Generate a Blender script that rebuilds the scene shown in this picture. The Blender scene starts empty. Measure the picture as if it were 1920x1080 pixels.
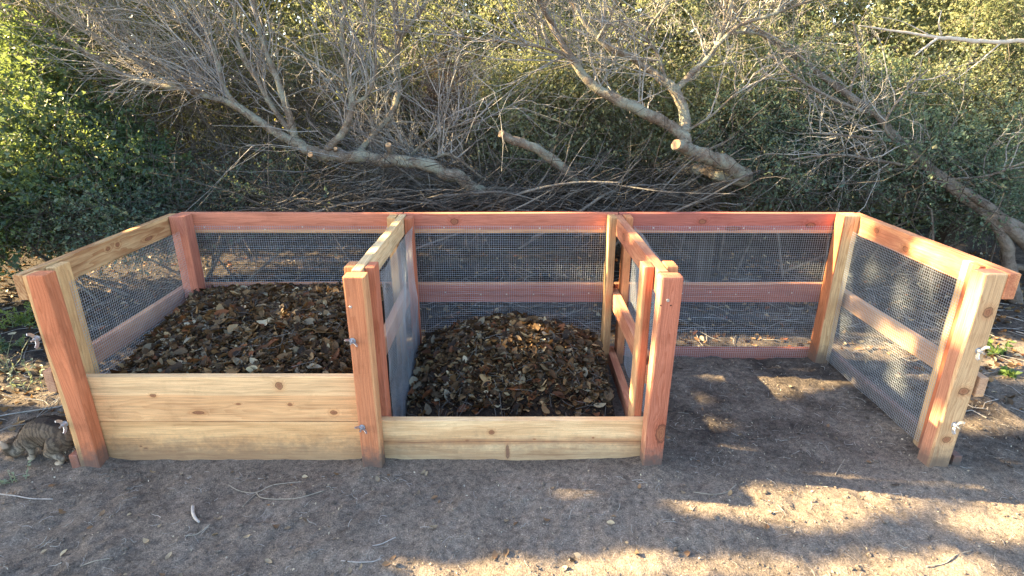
import bpy, bmesh, math, random
import numpy as np
from mathutils import Vector, Matrix

rng = np.random.default_rng(11)
random.seed(11)
scene = bpy.context.scene
COL = scene.collection
R = math.radians

# ------------------------------------------------------------------ camera
CAM = np.array([-0.02, -2.083, 1.607]); PITCH = 0.349; FPX = 1072.0
cd = bpy.data.cameras.new('camera'); cam = bpy.data.objects.new('camera', cd); COL.objects.link(cam)
cam.location = CAM; cam.rotation_euler = (math.pi / 2 - PITCH, 0, 0)
cd.sensor_width = 36.0; cd.lens = FPX / 1920 * 36; cd.clip_start = 0.05; cd.clip_end = 400
scene.camera = cam

# ------------------------------------------------------------------ light
S = np.array([-0.86, 0.13, 0.49]); S /= np.linalg.norm(S)      # direction to the sun
EL = math.asin(S[2]); AZ = math.atan2(S[0], S[1])
world = bpy.data.worlds.new('World'); scene.world = world; world.use_nodes = True
wn = world.node_tree.nodes; wl = world.node_tree.links
sky = wn.new('ShaderNodeTexSky'); sky.sky_type = 'NISHITA'; sky.sun_disc = False
sky.sun_elevation = EL; sky.sun_rotation = AZ; sky.air_density = 1.0; sky.dust_density = 1.5; sky.ozone_density = 1.0
wl.new(sky.outputs[0], wn['Background'].inputs[0]); wn['Background'].inputs[1].default_value = 0.075
sd = bpy.data.lights.new('sun', 'SUN'); sun = bpy.data.objects.new('sun', sd); COL.objects.link(sun)
sd.energy = 5.0; sd.angle = R(0.6); sd.color = (1.0, 0.74, 0.40)
sun.rotation_euler = Vector(S).to_track_quat('Z', 'Y').to_euler()
sun.location = (-8, 5, 8)
vs = scene.view_settings
vs.view_transform = 'Standard'; vs.look = 'None'; vs.exposure = 3.3; vs.gamma = 1.0; vs.use_curve_mapping = False
scene.render.engine = 'CYCLES'
cy = scene.cycles
cy.use_denoising = True
cy.max_bounces = 4; cy.diffuse_bounces = 2; cy.glossy_bounces = 1; cy.transmission_bounces = 2
cy.use_adaptive_sampling = False
try: cy.denoiser = 'OPENIMAGEDENOISE'
except Exception: pass

# ------------------------------------------------------------------ helpers
def ray(px, py):
    u = (px - 960) / FPX; v = -(py - 540) / FPX
    c, s = math.cos(PITCH), math.sin(PITCH)
    return np.array([u, c + v * s, -s + v * c])
def at(px, py, Y):
    d = ray(px, py); return CAM + d * ((Y - CAM[1]) / d[1])
def ground_at(px, py, z=0.0):
    d = ray(px, py); return CAM + d * ((z - CAM[2]) / d[2])

def tag(o, label=None, cat=None, group=None, kind=None):
    if label: o['label'] = label
    if cat: o['category'] = cat
    if group: o['group'] = group
    if kind: o['kind'] = kind
    return o
def empty(name, loc, label=None, cat=None, group=None):
    o = bpy.data.objects.new(name, None); COL.objects.link(o); o.location = loc
    o.empty_display_size = 0.1
    return tag(o, label, cat, group)
def link(name, me, mat, parent=None, loc=(0, 0, 0)):
    o = bpy.data.objects.new(name, me); COL.objects.link(o)
    if mat is not None and not me.materials: me.materials.append(mat)
    if parent is not None:
        o.parent = parent
        o.location = Vector(loc) - Vector(parent_world(parent))
    else:
        o.location = loc
    return o
def parent_world(p):
    v = Vector(p.location)
    while p.parent is not None:
        p = p.parent; v += Vector(p.location)
    return v
def np_mesh(name, V, F, smooth=False):
    """V (n,3), F (m,k) equal-sided faces"""
    me = bpy.data.meshes.new(name)
    V = np.asarray(V, np.float32); F = np.asarray(F, np.int32)
    m, k = F.shape
    me.vertices.add(len(V)); me.vertices.foreach_set('co', V.ravel())
    me.loops.add(m * k); me.loops.foreach_set('vertex_index', F.ravel())
    me.polygons.add(m); me.polygons.foreach_set('loop_start', np.arange(0, m * k, k, dtype=np.int32))
    me.polygons.foreach_set('use_smooth', np.full(m, smooth, dtype=bool))
    me.update(calc_edges=True)
    return me
def bm_mesh(name, bm, smooth=False):
    me = bpy.data.meshes.new(name); bm.normal_update(); bm.to_mesh(me); bm.free()
    if smooth:
        for p in me.polygons: p.use_smooth = True
    return me
def unit(a):
    return a / (np.linalg.norm(a, axis=-1, keepdims=True) + 1e-9)

def _hash(ix, iy, seed):
    h = (ix.astype(np.int64) * 374761393 + iy.astype(np.int64) * 668265263 + seed * 1442695041) & 0xffffffff
    h = ((h ^ (h >> 13)) * 1274126177) & 0xffffffff
    h = h ^ (h >> 16)
    return (h & 0xffff) / 65535.0
def vnoise(x, y, seed=0):
    x = np.asarray(x, float); y = np.asarray(y, float)
    ix = np.floor(x); iy = np.floor(y); fx = x - ix; fy = y - iy
    fx = fx * fx * (3 - 2 * fx); fy = fy * fy * (3 - 2 * fy)
    ix = ix.astype(np.int64); iy = iy.astype(np.int64)
    a = _hash(ix, iy, seed); b = _hash(ix + 1, iy, seed); c = _hash(ix, iy + 1, seed); d = _hash(ix + 1, iy + 1, seed)
    return (a * (1 - fx) + b * fx) * (1 - fy) + (c * (1 - fx) + d * fx) * fy
def fbm(x, y, s, o=4, seed=0):
    r = 0; amp = 1; tot = 0
    for i in range(o):
        r = r + amp * (vnoise(x * s, y * s, seed + i * 17) - 0.5); tot += amp; amp *= 0.55; s *= 2.1
    return r / tot

def tubes(P, Rad, sides=3, jitter=0.0):
    """many equal-length polylines -> quads; P (N,K,3), Rad (N,K)"""
    N, K, _ = P.shape
    T = np.empty_like(P); T[:, 1:-1] = P[:, 2:] - P[:, :-2]; T[:, 0] = P[:, 1] - P[:, 0]; T[:, -1] = P[:, -1] - P[:, -2]
    T = unit(T)
    ref = unit(rng.normal(size=(N, 1, 3)) + 1e-3)
    mean = unit(P[:, -1:] - P[:, :1])
    ref = unit(ref - mean * np.sum(ref * mean, -1, keepdims=True))
    U = unit(ref - T * np.sum(ref * T, -1, keepdims=True)); W = np.cross(T, U)
    a = np.arange(sides) * 2 * np.pi / sides
    rr = Rad[:, :, None] * np.ones(sides)[None, None]
    if jitter: rr = rr * (1 + jitter * rng.normal(size=rr.shape))
    V = P[:, :, None, :] + rr[..., None] * (np.cos(a)[None, None, :, None] * U[:, :, None, :] + np.sin(a)[None, None, :, None] * W[:, :, None, :])
    idx = np.arange(N * K * sides).reshape(N, K, sides)
    A = idx[:, :-1]; B = idx[:, 1:]
    F = np.stack([A, np.roll(A, -1, 2), np.roll(B, -1, 2), B], -1).reshape(-1, 4)
    return V.reshape(-1, 3), F

def catmull(P, n):
    P = np.asarray(P, float)
    Q = np.vstack([2 * P[0] - P[1], P, 2 * P[-1] - P[-2]])
    out = []
    segs = len(P) - 1
    t = np.linspace(0, segs, n)
    i = np.clip(t.astype(int), 0, segs - 1); f = (t - i)[:, None]
    p0, p1, p2, p3 = Q[i], Q[i + 1], Q[i + 2], Q[i + 3]
    return 0.5 * (2 * p1 + (p2 - p0) * f + (2 * p0 - 5 * p1 + 4 * p2 - p3) * f ** 2 + (-p0 + 3 * p1 - 3 * p2 + p3) * f ** 3)

def limb_mesh(name, pts, rad, sides=12, rough=0.17, step=0.025):
    """one thick branch with capped ends, knobbly"""
    pts = np.asarray(pts, float)
    L = np.sum(np.linalg.norm(np.diff(pts, axis=0), axis=1))
    n = max(8, int(L / step))
    P4 = catmull(np.hstack([pts, np.asarray(rad, float)[:, None]]), n)
    P = P4[:, :3]; r = np.maximum(P4[:, 3], 0.002)
    s = np.linspace(0, L, n)
    P = P + np.stack([fbm(s, s * 0 + k * 9.1 + pts[0, 0] * 7, 7, 3, 5 + k) for k in range(3)], 1) * (r[:, None] * 1.0)
    V, F = tubes(P[None], r[None], sides)
    V = V.reshape(n, sides, 3)
    ang = np.arange(sides)
    bump = fbm(s[:, None] * 14 + 0 * ang, np.cos(ang * 2 * np.pi / sides)[None] * 1.5 + np.sin(ang * 2 * np.pi / sides)[None] * 0.7 + 0 * s[:, None], 1.0, 3, int(abs(pts[0, 0]) * 100) % 97)
    bump2 = fbm(s[:, None] * 45 + 0 * ang, ang[None] * 1.0 + 0 * s[:, None], 1.0, 2, 3)
    V = P[:, None] + (V - P[:, None]) * (1 + rough * (2.6 * bump + 1.3 * bump2))[..., None]
    V = V.reshape(-1, 3)
    me = bpy.data.meshes.new(name)
    faces = [tuple(f) for f in F.tolist()]
    faces.append(tuple(range(sides))[::-1]); faces.append(tuple((n - 1) * sides + k for k in range(sides)))
    me.from_pydata(V.tolist(), [], faces)
    for p in me.polygons: p.use_smooth = len(p.vertices) == 4
    return me

# light gaps in the foliage: openings through which the low sun reaches these spots
GAPS = []
def gap(P, r): GAPS.append((np.array(P, float), r))
def open_mask(C, extra=0.0):
    m = np.ones(len(C), bool)
    for P, r in GAPS:
        d = C - P; t = d @ S
        q = d - t[:, None] * S
        m &= ~((t > 0.45) & (np.linalg.norm(q, axis=1) < r + extra))
    return m

def leaf_geo(C, D, Nn, ln, wd, fold=0.25):
    """C base point, D axis direction, Nn approx normal -> one folded leaf (2 quads of 3 pts = 4 verts quad)"""
    D = unit(D); X = unit(np.cross(D, Nn)); Z = np.cross(X, D)
    ln = ln[:, None]; wd = wd[:, None]
    b = C; t = C + D * ln + Z * (-0.12 * ln)
    l = C + D * ln * 0.5 - X * wd + Z * wd * fold; r = C + D * ln * 0.5 + X * wd + Z * wd * fold
    V = np.stack([b, r, t, l], 1).reshape(-1, 3)
    F = np.arange(len(V)).reshape(-1, 4)
    return V, F

def sprigs(C, D, n_leaf, ln_s, leaf_len, leaf_w, droop=0.0, spread=1.0):
    """C (N,3) sprig bases, D directions. returns leaves (V,F) and twig polylines"""
    N = len(C); D = unit(D)
    curve = rng.normal(size=(N, 3)) * 0.35; curve[:, 2] -= droop
    t = (np.arange(n_leaf) + 0.5) / n_leaf
    L = ln_s * rng.uniform(0.6, 1.3, N)
    pos = C[:, None] + D[:, None] * (L[:, None] * t)[..., None] + curve[:, None] * (L[:, None] * t ** 2 * 0.5)[..., None]
    tip = unit(rng.normal(size=(N, n_leaf, 3)) * spread + D[:, None] * 0.8)
    nn = unit(rng.normal(size=(N, n_leaf, 3)) + np.array([0, -0.2, 0.9]))
    q = np.clip(rng.lognormal(-.20, .36, (N, n_leaf)), .35, 1.8) * rng.uniform(.75, 1.3, (N, 1)); ln = leaf_len * q; wd = leaf_w * q * rng.uniform(0.8, 1.2, (N, n_leaf))
    Vp = pos.reshape(-1, 3)
    m = open_mask(Vp)
    V, F = leaf_geo(Vp[m], tip.reshape(-1, 3)[m], nn.reshape(-1, 3)[m], ln.ravel()[m], wd.ravel()[m])
    tt = np.linspace(0, 1, 4)
    tw = C[:, None] + D[:, None] * (L[:, None] * tt)[..., None] + curve[:, None] * (L[:, None] * tt ** 2 * 0.5)[..., None]
    return V, F, tw

# ------------------------------------------------------------------ materials
def new_mat(name):
    m = bpy.data.materials.new(name); m.use_nodes = True
    nt = m.node_tree; b = nt.nodes['Principled BSDF']
    return m, nt, b
class NT:
    def __init__(s, nt): s.nt = nt
    def n(s, t, **kw):
        x = s.nt.nodes.new(t)
        for k, v in kw.items(): setattr(x, k, v)
        return x
    def l(s, a, b): s.nt.links.new(a, b)
    def val(s, sock, v):
        if hasattr(v, 'is_output'): s.l(v, sock)
        elif v is not None: sock.default_value = v
    def math(s, op, a, b=None, c=None, clamp=False):
        x = s.n('ShaderNodeMath', operation=op, use_clamp=clamp)
        s.val(x.inputs[0], a); s.val(x.inputs[1], b); s.val(x.inputs[2], c)
        return x.outputs[0]
    def vmath(s, op, a, b=None, scale=None):
        x = s.n('ShaderNodeVectorMath', operation=op)
        s.val(x.inputs[0], a); s.val(x.inputs[1], b)
        if scale is not None: s.val(x.inputs['Scale'], scale)
        return x.outputs['Value'] if op in ('LENGTH', 'DISTANCE', 'DOT_PRODUCT') else x.outputs[0]
    def mix(s, f, a, b, mode='MIX'):
        x = s.n('ShaderNodeMix', data_type='RGBA', blend_type=mode)
        s.val(x.inputs[0], f)
        for k, v in ((6, a), (7, b)):
            if hasattr(v, 'is_output'): s.l(v, x.inputs[k])
            else: x.inputs[k].default_value = (*v[:3], 1)
        return x.outputs[2]
    def noise(s, vec, scale, detail=4, rough=0.55, dist=0.0, out='Fac'):
        x = s.n('ShaderNodeTexNoise'); s.l(vec, x.inputs['Vector'])
        x.inputs['Scale'].default_value = scale; x.inputs['Detail'].default_value = detail
        x.inputs['Roughness'].default_value = rough; x.inputs['Distortion'].default_value = dist
        return x.outputs[out]
    def ramp(s, f, stops, interp='LINEAR'):
        x = s.n('ShaderNodeValToRGB'); s.l(f, x.inputs[0]); cr = x.color_ramp; cr.interpolation = interp
        while len(cr.elements) < len(stops): cr.elements.new(0.5)
        for e, (p, c) in zip(cr.elements, stops):
            e.position = p; e.color = (*c[:3], 1) if not isinstance(c, (int, float)) else (c, c, c, 1)
        return x.outputs[0]
    def smooth(s, v, a, b, lo=0.0, hi=1.0):
        x = s.n('ShaderNodeMapRange', interpolation_type='SMOOTHSTEP')
        s.val(x.inputs[0], v); x.inputs[1].default_value = a; x.inputs[2].default_value = b
        x.inputs[3].default_value = lo; x.inputs[4].default_value = hi
        return x.outputs[0]
    def bump(s, h, strength, dist, norm_in):
        x = s.n('ShaderNodeBump'); s.l(h, x.inputs['Height']); x.inputs['Strength'].default_value = strength
        x.inputs['Distance'].default_value = dist; s.l(x.outputs[0], norm_in)

def wood_mat(name, heart, sap, axis, sap_axis=None, sap_at=0.0, sap_sign=1, knots=(), grey=0.0, contrast=1.0, ring=26.0, seed=0.0, dirt=0.0, crack=None, sap_wob=0.03):
    """sawn timber, grain along local axis; sap wood where sign*(coord(sap_axis)-sap_at)>0"""
    m, nt, b = new_mat(name); N = NT(nt)
    tc = N.n('ShaderNodeTexCoord').outputs['Object']
    sep = N.n('ShaderNodeSeparateXYZ'); N.l(tc, sep.inputs[0])
    ax = {'x': 0, 'y': 1, 'z': 2}
    l = sep.outputs[ax[axis]]; others = [a for a in 'xyz' if a != axis]
    u = sep.outputs[ax[others[0]]]; v = sep.outputs[ax[others[1]]]
    rnd = N.n('ShaderNodeObjectInfo').outputs['Random']
    off = N.math('MULTIPLY', rnd, 13.0); off = N.math('ADD', off, seed)
    # knots bend the grain
    kd = None
    for (face_ax, kl, kw, rl, rw) in knots:
        w = sep.outputs[ax[face_ax]]
        c = N.n('ShaderNodeCombineXYZ'); 
        N.l(N.math('MULTIPLY', N.math('SUBTRACT', l, kl), 1.0 / rl), c.inputs[0]); N.l(N.math('MULTIPLY', N.math('SUBTRACT', w, kw), 1.0 / rw), c.inputs[1])
        nz = N.noise(tc, 60, 2); d = N.math('ADD', N.vmath('LENGTH', c.outputs[0]), N.math('MULTIPLY', N.math('SUBTRACT', nz, 0.5), 0.7))
        kd = d if kd is None else N.math('MINIMUM', kd, d)
    comb = N.n('ShaderNodeCombineXYZ')
    N.l(N.math('ADD', N.math('MULTIPLY', l, 1.3), off), comb.inputs[0]); N.l(N.math('MULTIPLY', u, 9.0), comb.inputs[1]); N.l(N.math('MULTIPLY', v, 9.0), comb.inputs[2])
    warp = N.noise(comb.outputs[0], 1.3, 3, 0.5)
    # growth rings: off-centre cylinders along the grain
    uu = N.math('ADD', u, N.math('ADD', N.math('MULTIPLY', warp, 0.10), N.math('MULTIPLY', rnd, 0.09)))
    vv = N.math('ADD', v, N.math('ADD', N.math('MULTIPLY', warp, 0.06), 0.045))
    rad = N.math('SQRT', N.math('ADD', N.math('MULTIPLY', uu, uu), N.math('MULTIPLY', vv, vv)))
    if kd is not None:
        rad = N.math('ADD', rad, N.math('MULTIPLY', N.smooth(kd, 0.6, 3.0, 1.0, 0.0), 0.02))
    rings = N.math('FRACT', N.math('MULTIPLY', rad, ring * 4.0))
    ringm = N.smooth(rings, 0.25, 1.0, 0.0, 1.0)
    fine = N.n('ShaderNodeCombineXYZ')
    N.l(N.math('ADD', N.math('MULTIPLY', l, 4.0), off), fine.inputs[0]); N.l(N.math('MULTIPLY', u, 140.0), fine.inputs[1]); N.l(N.math('MULTIPLY', v, 140.0), fine.inputs[2])
    fib = N.noise(fine.outputs[0], 1.0, 4, 0.65)
    broad = N.noise(comb.outputs[0], 2.2, 4, 0.6)
    # heart / sap
    if sap_axis:
        w = sep.outputs[ax[sap_axis]]
        e = N.math('MULTIPLY', N.math('SUBTRACT', N.math('ADD', w, N.math('MULTIPLY', N.math('SUBTRACT', warp, 0.5), sap_wob)), sap_at), float(sap_sign))
        base = N.mix(N.smooth(e, -0.003, 0.004), heart, sap)
    else:
        base = N.mix(N.smooth(broad, 0.35, 0.75), heart, sap)
    c1 = N.mix(N.math('MULTIPLY', ringm, 0.34 * contrast), base, N.mix(1.0, base, (0.62, 0.42, 0.32), 'MULTIPLY'))
    c2 = N.mix(1.0, c1, N.ramp(fib, [(0.2, (0.66, 0.60, 0.56)), (0.5, (1, 1, 1)), (0.85, (1.22, 1.2, 1.15))]), 'MULTIPLY')
    c3 = N.mix(1.0, c2, N.ramp(broad, [(0.2, (0.74, 0.70, 0.68)), (0.55, (1, 1, 1)), (0.9, (1.16, 1.16, 1.14))]), 'MULTIPLY')
    spk = N.noise(tc, 420, 2, 0.7)
    c3 = N.mix(1.0, c3, N.ramp(spk, [(0.25, (0.82, 0.80, 0.78)), (0.6, (1.05, 1.05, 1.05))]), 'MULTIPLY')
    stn = N.noise(tc, 6.5, 5, .65); c3 = N.mix(1.0, c3, N.ramp(stn, [(0.28, (0.80, 0.77, 0.74)), (0.45, (1, 1, 1)), (0.8, (1.06, 1.05, 1.03))]), 'MULTIPLY')
    if grey:
        c3 = N.mix(grey, c3, N.mix(fib, (0.20, 0.16, 0.14), (0.42, 0.36, 0.32)))
    if kd is not None:
        c3 = N.mix(N.smooth(kd, 0.9, 2.6, 0.35, 0.0), c3, N.mix(1.0, c3, (0.75, 0.45, 0.28), 'MULTIPLY'))
        kr = N.math('FRACT', N.math('MULTIPLY', kd, 3.0))
        kc = N.mix(kr, (0.16, 0.060, 0.030), (0.36, 0.15, 0.075))
        c3 = N.mix(N.smooth(kd, 0.55, 1.15, .85, 0.0), c3, kc)
        c3 = N.mix(N.math('MULTIPLY', N.smooth(kd, 0.75, 0.98), N.smooth(kd, 0.98, 1.25, .75, 0.0)), c3, (0.09, 0.035, 0.02))
    if crack:
        cl0, cl1, cw = crack
        wv = N.noise(comb.outputs[0], 0.9, 5, 0.6)
        e = N.math('ABSOLUTE', N.math('SUBTRACT', N.math('ADD', v, N.math('MULTIPLY', N.math('SUBTRACT', wv, 0.5), 0.045)), cw))
        c3 = N.mix(N.math('MULTIPLY', N.smooth(e, 0.004, 0.024, 0.6, 0.0), 1.0), c3, (0.46, 0.20, 0.08))
        c3 = N.mix(N.smooth(e, 0.0004, 0.0022, 0.85, 0.0), c3, (0.14, 0.05, 0.02))
    if dirt:
        g = N.n('ShaderNodeNewGeometry'); sp = N.n('ShaderNodeSeparateXYZ'); N.l(g.outputs['Position'], sp.inputs[0])
        dz = N.math('ADD', sp.outputs[2], N.math('MULTIPLY', N.noise(g.outputs['Position'], 32, 5, .7), -0.17))
        c3 = N.mix(N.smooth(dz, -0.06, 0.07, min(1.0, dirt * 1.6), 0.0), c3, (0.10, 0.085, 0.073))
    N.l(c3, b.inputs['Base Color'])
    b.inputs['Roughness'].default_value = 0.78; b.inputs['Specular IOR Level'].default_value = 0.25
    hh = N.math('ADD', N.math('MULTIPLY', fib, 0.8), N.math('MULTIPLY', spk, 0.5))
    N.bump(hh, 0.55, 0.0015, b.inputs['Normal'])
    return m

def leaf_mat(name, cols, trans=0.45, tcol=(0.35, 0.42, 0.06), rough=0.5, big=1.2, spec=0.3):
    if name in ('leaf_olive', 'leaf_teal', 'leaf_yellow', 'leaf_green', 'leaf_far'): cols = [(c[0] * 1.14, c[1] * 1.12, c[2] * 1.30) for c in cols]
    m, nt, b = new_mat(name); N = NT(nt)
    g = N.n('ShaderNodeNewGeometry')
    oi = N.n('ShaderNodeObjectInfo').outputs['Random']
    r = N.math('FRACT', N.math('ADD', g.outputs['Random Per Island'], oi))
    c = N.ramp(r, [(i / max(1, len(cols) - 1), cc) for i, cc in enumerate(cols)])
    nz = N.noise(g.outputs['Position'], big, 3)
    c = N.mix(1.0, c, N.ramp(nz, [(0.3, (0.72, 0.78, 0.85)), (0.7, (1.2, 1.18, 1.0))]), 'MULTIPLY')
    N.l(c, b.inputs['Base Color']); b.inputs['Roughness'].default_value = rough; b.inputs['Specular IOR Level'].default_value = spec
    if trans:
        t = N.n('ShaderNodeBsdfTranslucent'); N.l(N.mix(0.6, c, tcol), t.inputs[0])
        mx = N.n('ShaderNodeMixShader'); mx.inputs[0].default_value = trans
        N.l(b.outputs[0], mx.inputs[1]); N.l(t.outputs[0], mx.inputs[2])
        N.l(mx.outputs[0], nt.nodes['Material Output'].inputs[0])
    return m

def bark_mat(name, c0, c1, lichen, amount=0.5, scale=22):
    m, nt, b = new_mat(name); N = NT(nt)
    tc = N.n('ShaderNodeTexCoord').outputs['Object']
    n1 = N.noise(tc, scale, 6, 0.65); n2 = N.noise(tc, scale * 0.35, 4, 0.6); n3 = N.noise(tc, scale * 5, 3, 0.6)
    c = N.ramp(n1, [(0.3, c0), (0.65, c1)])
    c = N.mix(N.math('MULTIPLY', N.smooth(n2, 0.42, 0.62), amount), c, lichen)
    c = N.mix(N.math('MULTIPLY', N.smooth(n3, 0.58, 0.7), amount * 0.8), c, [min(1, x * 1.5) for x in lichen])
    g = N.n('ShaderNodeNewGeometry')
    c = N.mix(1.0, c, N.ramp(g.outputs['Random Per Island'], [(0, (0.72, 0.72, 0.72)), (1, (1.2, 1.2, 1.2))]), 'MULTIPLY')
    N.l(c, b.inputs['Base Color']); b.inputs['Roughness'].default_value = 0.9; b.inputs['Specular IOR Level'].default_value = 0.15
    N.bump(N.math('ADD', n1, N.math('MULTIPLY', n3, 0.5)), 1.0, 0.022, b.inputs['Normal'])
    return m

def simple_mat(name, col, rough=0.7, metal=0.0, nscale=30, var=0.25, bump=0.0):
    m, nt, b = new_mat(name); N = NT(nt)
    tc = N.n('ShaderNodeTexCoord').outputs['Object']
    nz = N.noise(tc, nscale, 4)
    c = N.mix(1.0, col, N.ramp(nz, [(0.25, (1 - var,) * 3), (0.75, (1 + var,) * 3)]), 'MULTIPLY')
    N.l(c, b.inputs['Base Color']); b.inputs['Roughness'].default_value = rough; b.inputs['Metallic'].default_value = metal
    if bump: N.bump(nz, bump, 0.003, b.inputs['Normal'])
    return m

def soil_mat(name, pale, mid, dark, moist_bias=0.0, region=None):
    m, nt, b = new_mat(name); N = NT(nt)
    p = N.n('ShaderNodeNewGeometry').outputs['Position']
    n0 = N.noise(p, 0.9, 4, 0.55); n1 = N.noise(p, 5, 5, 0.6); n2 = N.noise(p, 40, 5, 0.7); n3 = N.noise(p, 190, 3, 0.7)
    w = N.math('ADD', N.math('MULTIPLY', n0, 0.5), N.math('MULTIPLY', n1, 0.5)); w = N.math('ADD', w, moist_bias)
    if region:   # moist right bay; behind and left, dark humus colour stands in for shade
        sp = N.n('ShaderNodeSeparateXYZ'); N.l(p, sp.inputs[0])
        wob = N.math('MULTIPLY', N.math('SUBTRACT', n1, 0.5), 0.5)
        for (x0, x1, y0, y1, amt) in region:
            fx = N.math('MULTIPLY', N.smooth(N.math('ADD', sp.outputs[0], wob), x0 - 0.25, x0 + 0.25), N.smooth(N.math('ADD', sp.outputs[0], wob), x1 - 0.25, x1 + 0.25, 1, 0))
            fy = N.math('MULTIPLY', N.smooth(N.math('ADD', sp.outputs[1], wob), y0 - 0.2, y0 + 0.2), N.smooth(N.math('ADD', sp.outputs[1], wob), y1 - 0.2, y1 + 0.2, 1, 0))
            w = N.math('SUBTRACT', w, N.math('MULTIPLY', N.math('MULTIPLY', fx, fy), amt))
    c = N.ramp(w, [(0.30, dark), (0.46, mid), (0.64, pale)])
    c = N.mix(1.0, c, N.ramp(n2, [(0.28, (0.5, 0.5, 0.5)), (0.5, (1, 1, 1)), (0.75, (1.45, 1.42, 1.38))]), 'MULTIPLY')
    c = N.mix(1.0, c, N.ramp(n3, [(0.3, (0.45, 0.45, 0.47)), (0.55, (1, 1, 1)), (0.72, (1.8, 1.76, 1.7))]), 'MULTIPLY')
    N.l(c, b.inputs['Base Color']); b.inputs['Roughness'].default_value = 0.95; b.inputs['Specular IOR Level'].default_value = 0.12
    N.bump(N.math('ADD', N.math('MULTIPLY', n2, 1.0), N.math('MULTIPLY', n3, 0.6)), 0.9, 0.012, b.inputs['Normal'])
    return m

RED = (0.52, 0.180, 0.090); PINK = (0.48, 0.20, 0.14); ORANGE = (0.58, 0.25, 0.115); PURPLE = (0.30, 0.095, 0.070)
YEL = (0.68, 0.41, 0.185); PALE = (0.77, 0.54, 0.28); CREAM = (0.78, 0.59, 0.34); TAN = (0.46, 0.27, 0.13)

M_SOIL = soil_mat('soil', (0.250, 0.208, 0.165), (0.163, 0.137, 0.111), (0.056, 0.047, 0.040), 0.02, [(0.66, 2.6, -0.08, 1.3, 0.11), (-9, 9, 1.32, 20, 0.20), (-9, -2.1, .25, 20, 0.14)])
M_GALV = simple_mat('galvanised', (0.48, 0.50, 0.52), 0.42, 0.85, 60, 0.15)
M_WIRE = simple_mat('mesh_wire', (0.40, 0.45, 0.49), 0.42, 0.55, 9, 0.2)
M_BARK = bark_mat('bark_lichen', (0.095, 0.070, 0.050), (0.260, 0.210, 0.160), (0.33, 0.35, 0.27), 0.65, 26)
M_BARKG = bark_mat('bark_grey', (0.085, 0.070, 0.058), (0.230, 0.190, 0.155), (0.30, 0.30, 0.25), 0.35)
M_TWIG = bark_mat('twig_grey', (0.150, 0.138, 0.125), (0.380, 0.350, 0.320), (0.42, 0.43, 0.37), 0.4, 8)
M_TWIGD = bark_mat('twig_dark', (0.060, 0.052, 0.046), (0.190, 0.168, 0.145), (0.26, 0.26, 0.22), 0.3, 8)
M_TWIGK = bark_mat('twig_shaded', (0.020, 0.017, 0.015), (0.075, 0.066, 0.058), (0.16, 0.16, 0.14), 0.25, 8)  # darker copy of the twig bark, deep shade put into its colour
M_CUT = simple_mat('cut_wood', (0.62, 0.36, 0.17), 0.8, 0, 45, 0.3, 0.3)

# ------------------------------------------------------------------ where the sun gets through
for px, py, r in [(1330, 955, .07), (1420, 940, .10), (1520, 955, .11), (1600, 925, .10), (1500, 975, .07), (1560, 905, .06),
                  (900, 1075, .06), (1010, 1070, .07), (1150, 1062, .07), (1300, 1072, .07), (1430, 1070, .05), (1560, 1078, .06), (1700, 1068, .08), (1180, 1048, .05), (760, 1066, .04),
                  (1860, 985, .09), (1905, 955, .08), (1840, 1080, .08),
                  (1400, 704, .09), (1440, 700, .10), (1500, 706, .10), (1440, 733, .08), (1490, 728, .05), (1545, 712, .06),
                  (1600, 650, .07), (1660, 655, .08), (1720, 662, .08), (1640, 625, .06), (1900, 650, .10), (1880, 700, .08), (1850, 640, .07), (1900, 790, .05),
                  (985, 891, .02), (1020, 891, .018), (1080, 928, .03), (1120, 930, .02), (1150, 893, .015), (1265, 930, .025),
                  (1300, 640, .06), (1370, 636, .06), (1440, 640, .06), (1250, 600, .03),
                  (120, 560, .05), (170, 540, .06), (220, 545, .05), (60, 690, .05), (30, 730, .04)]:
    g = ground_at(px, py); gap(g, r)
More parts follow.
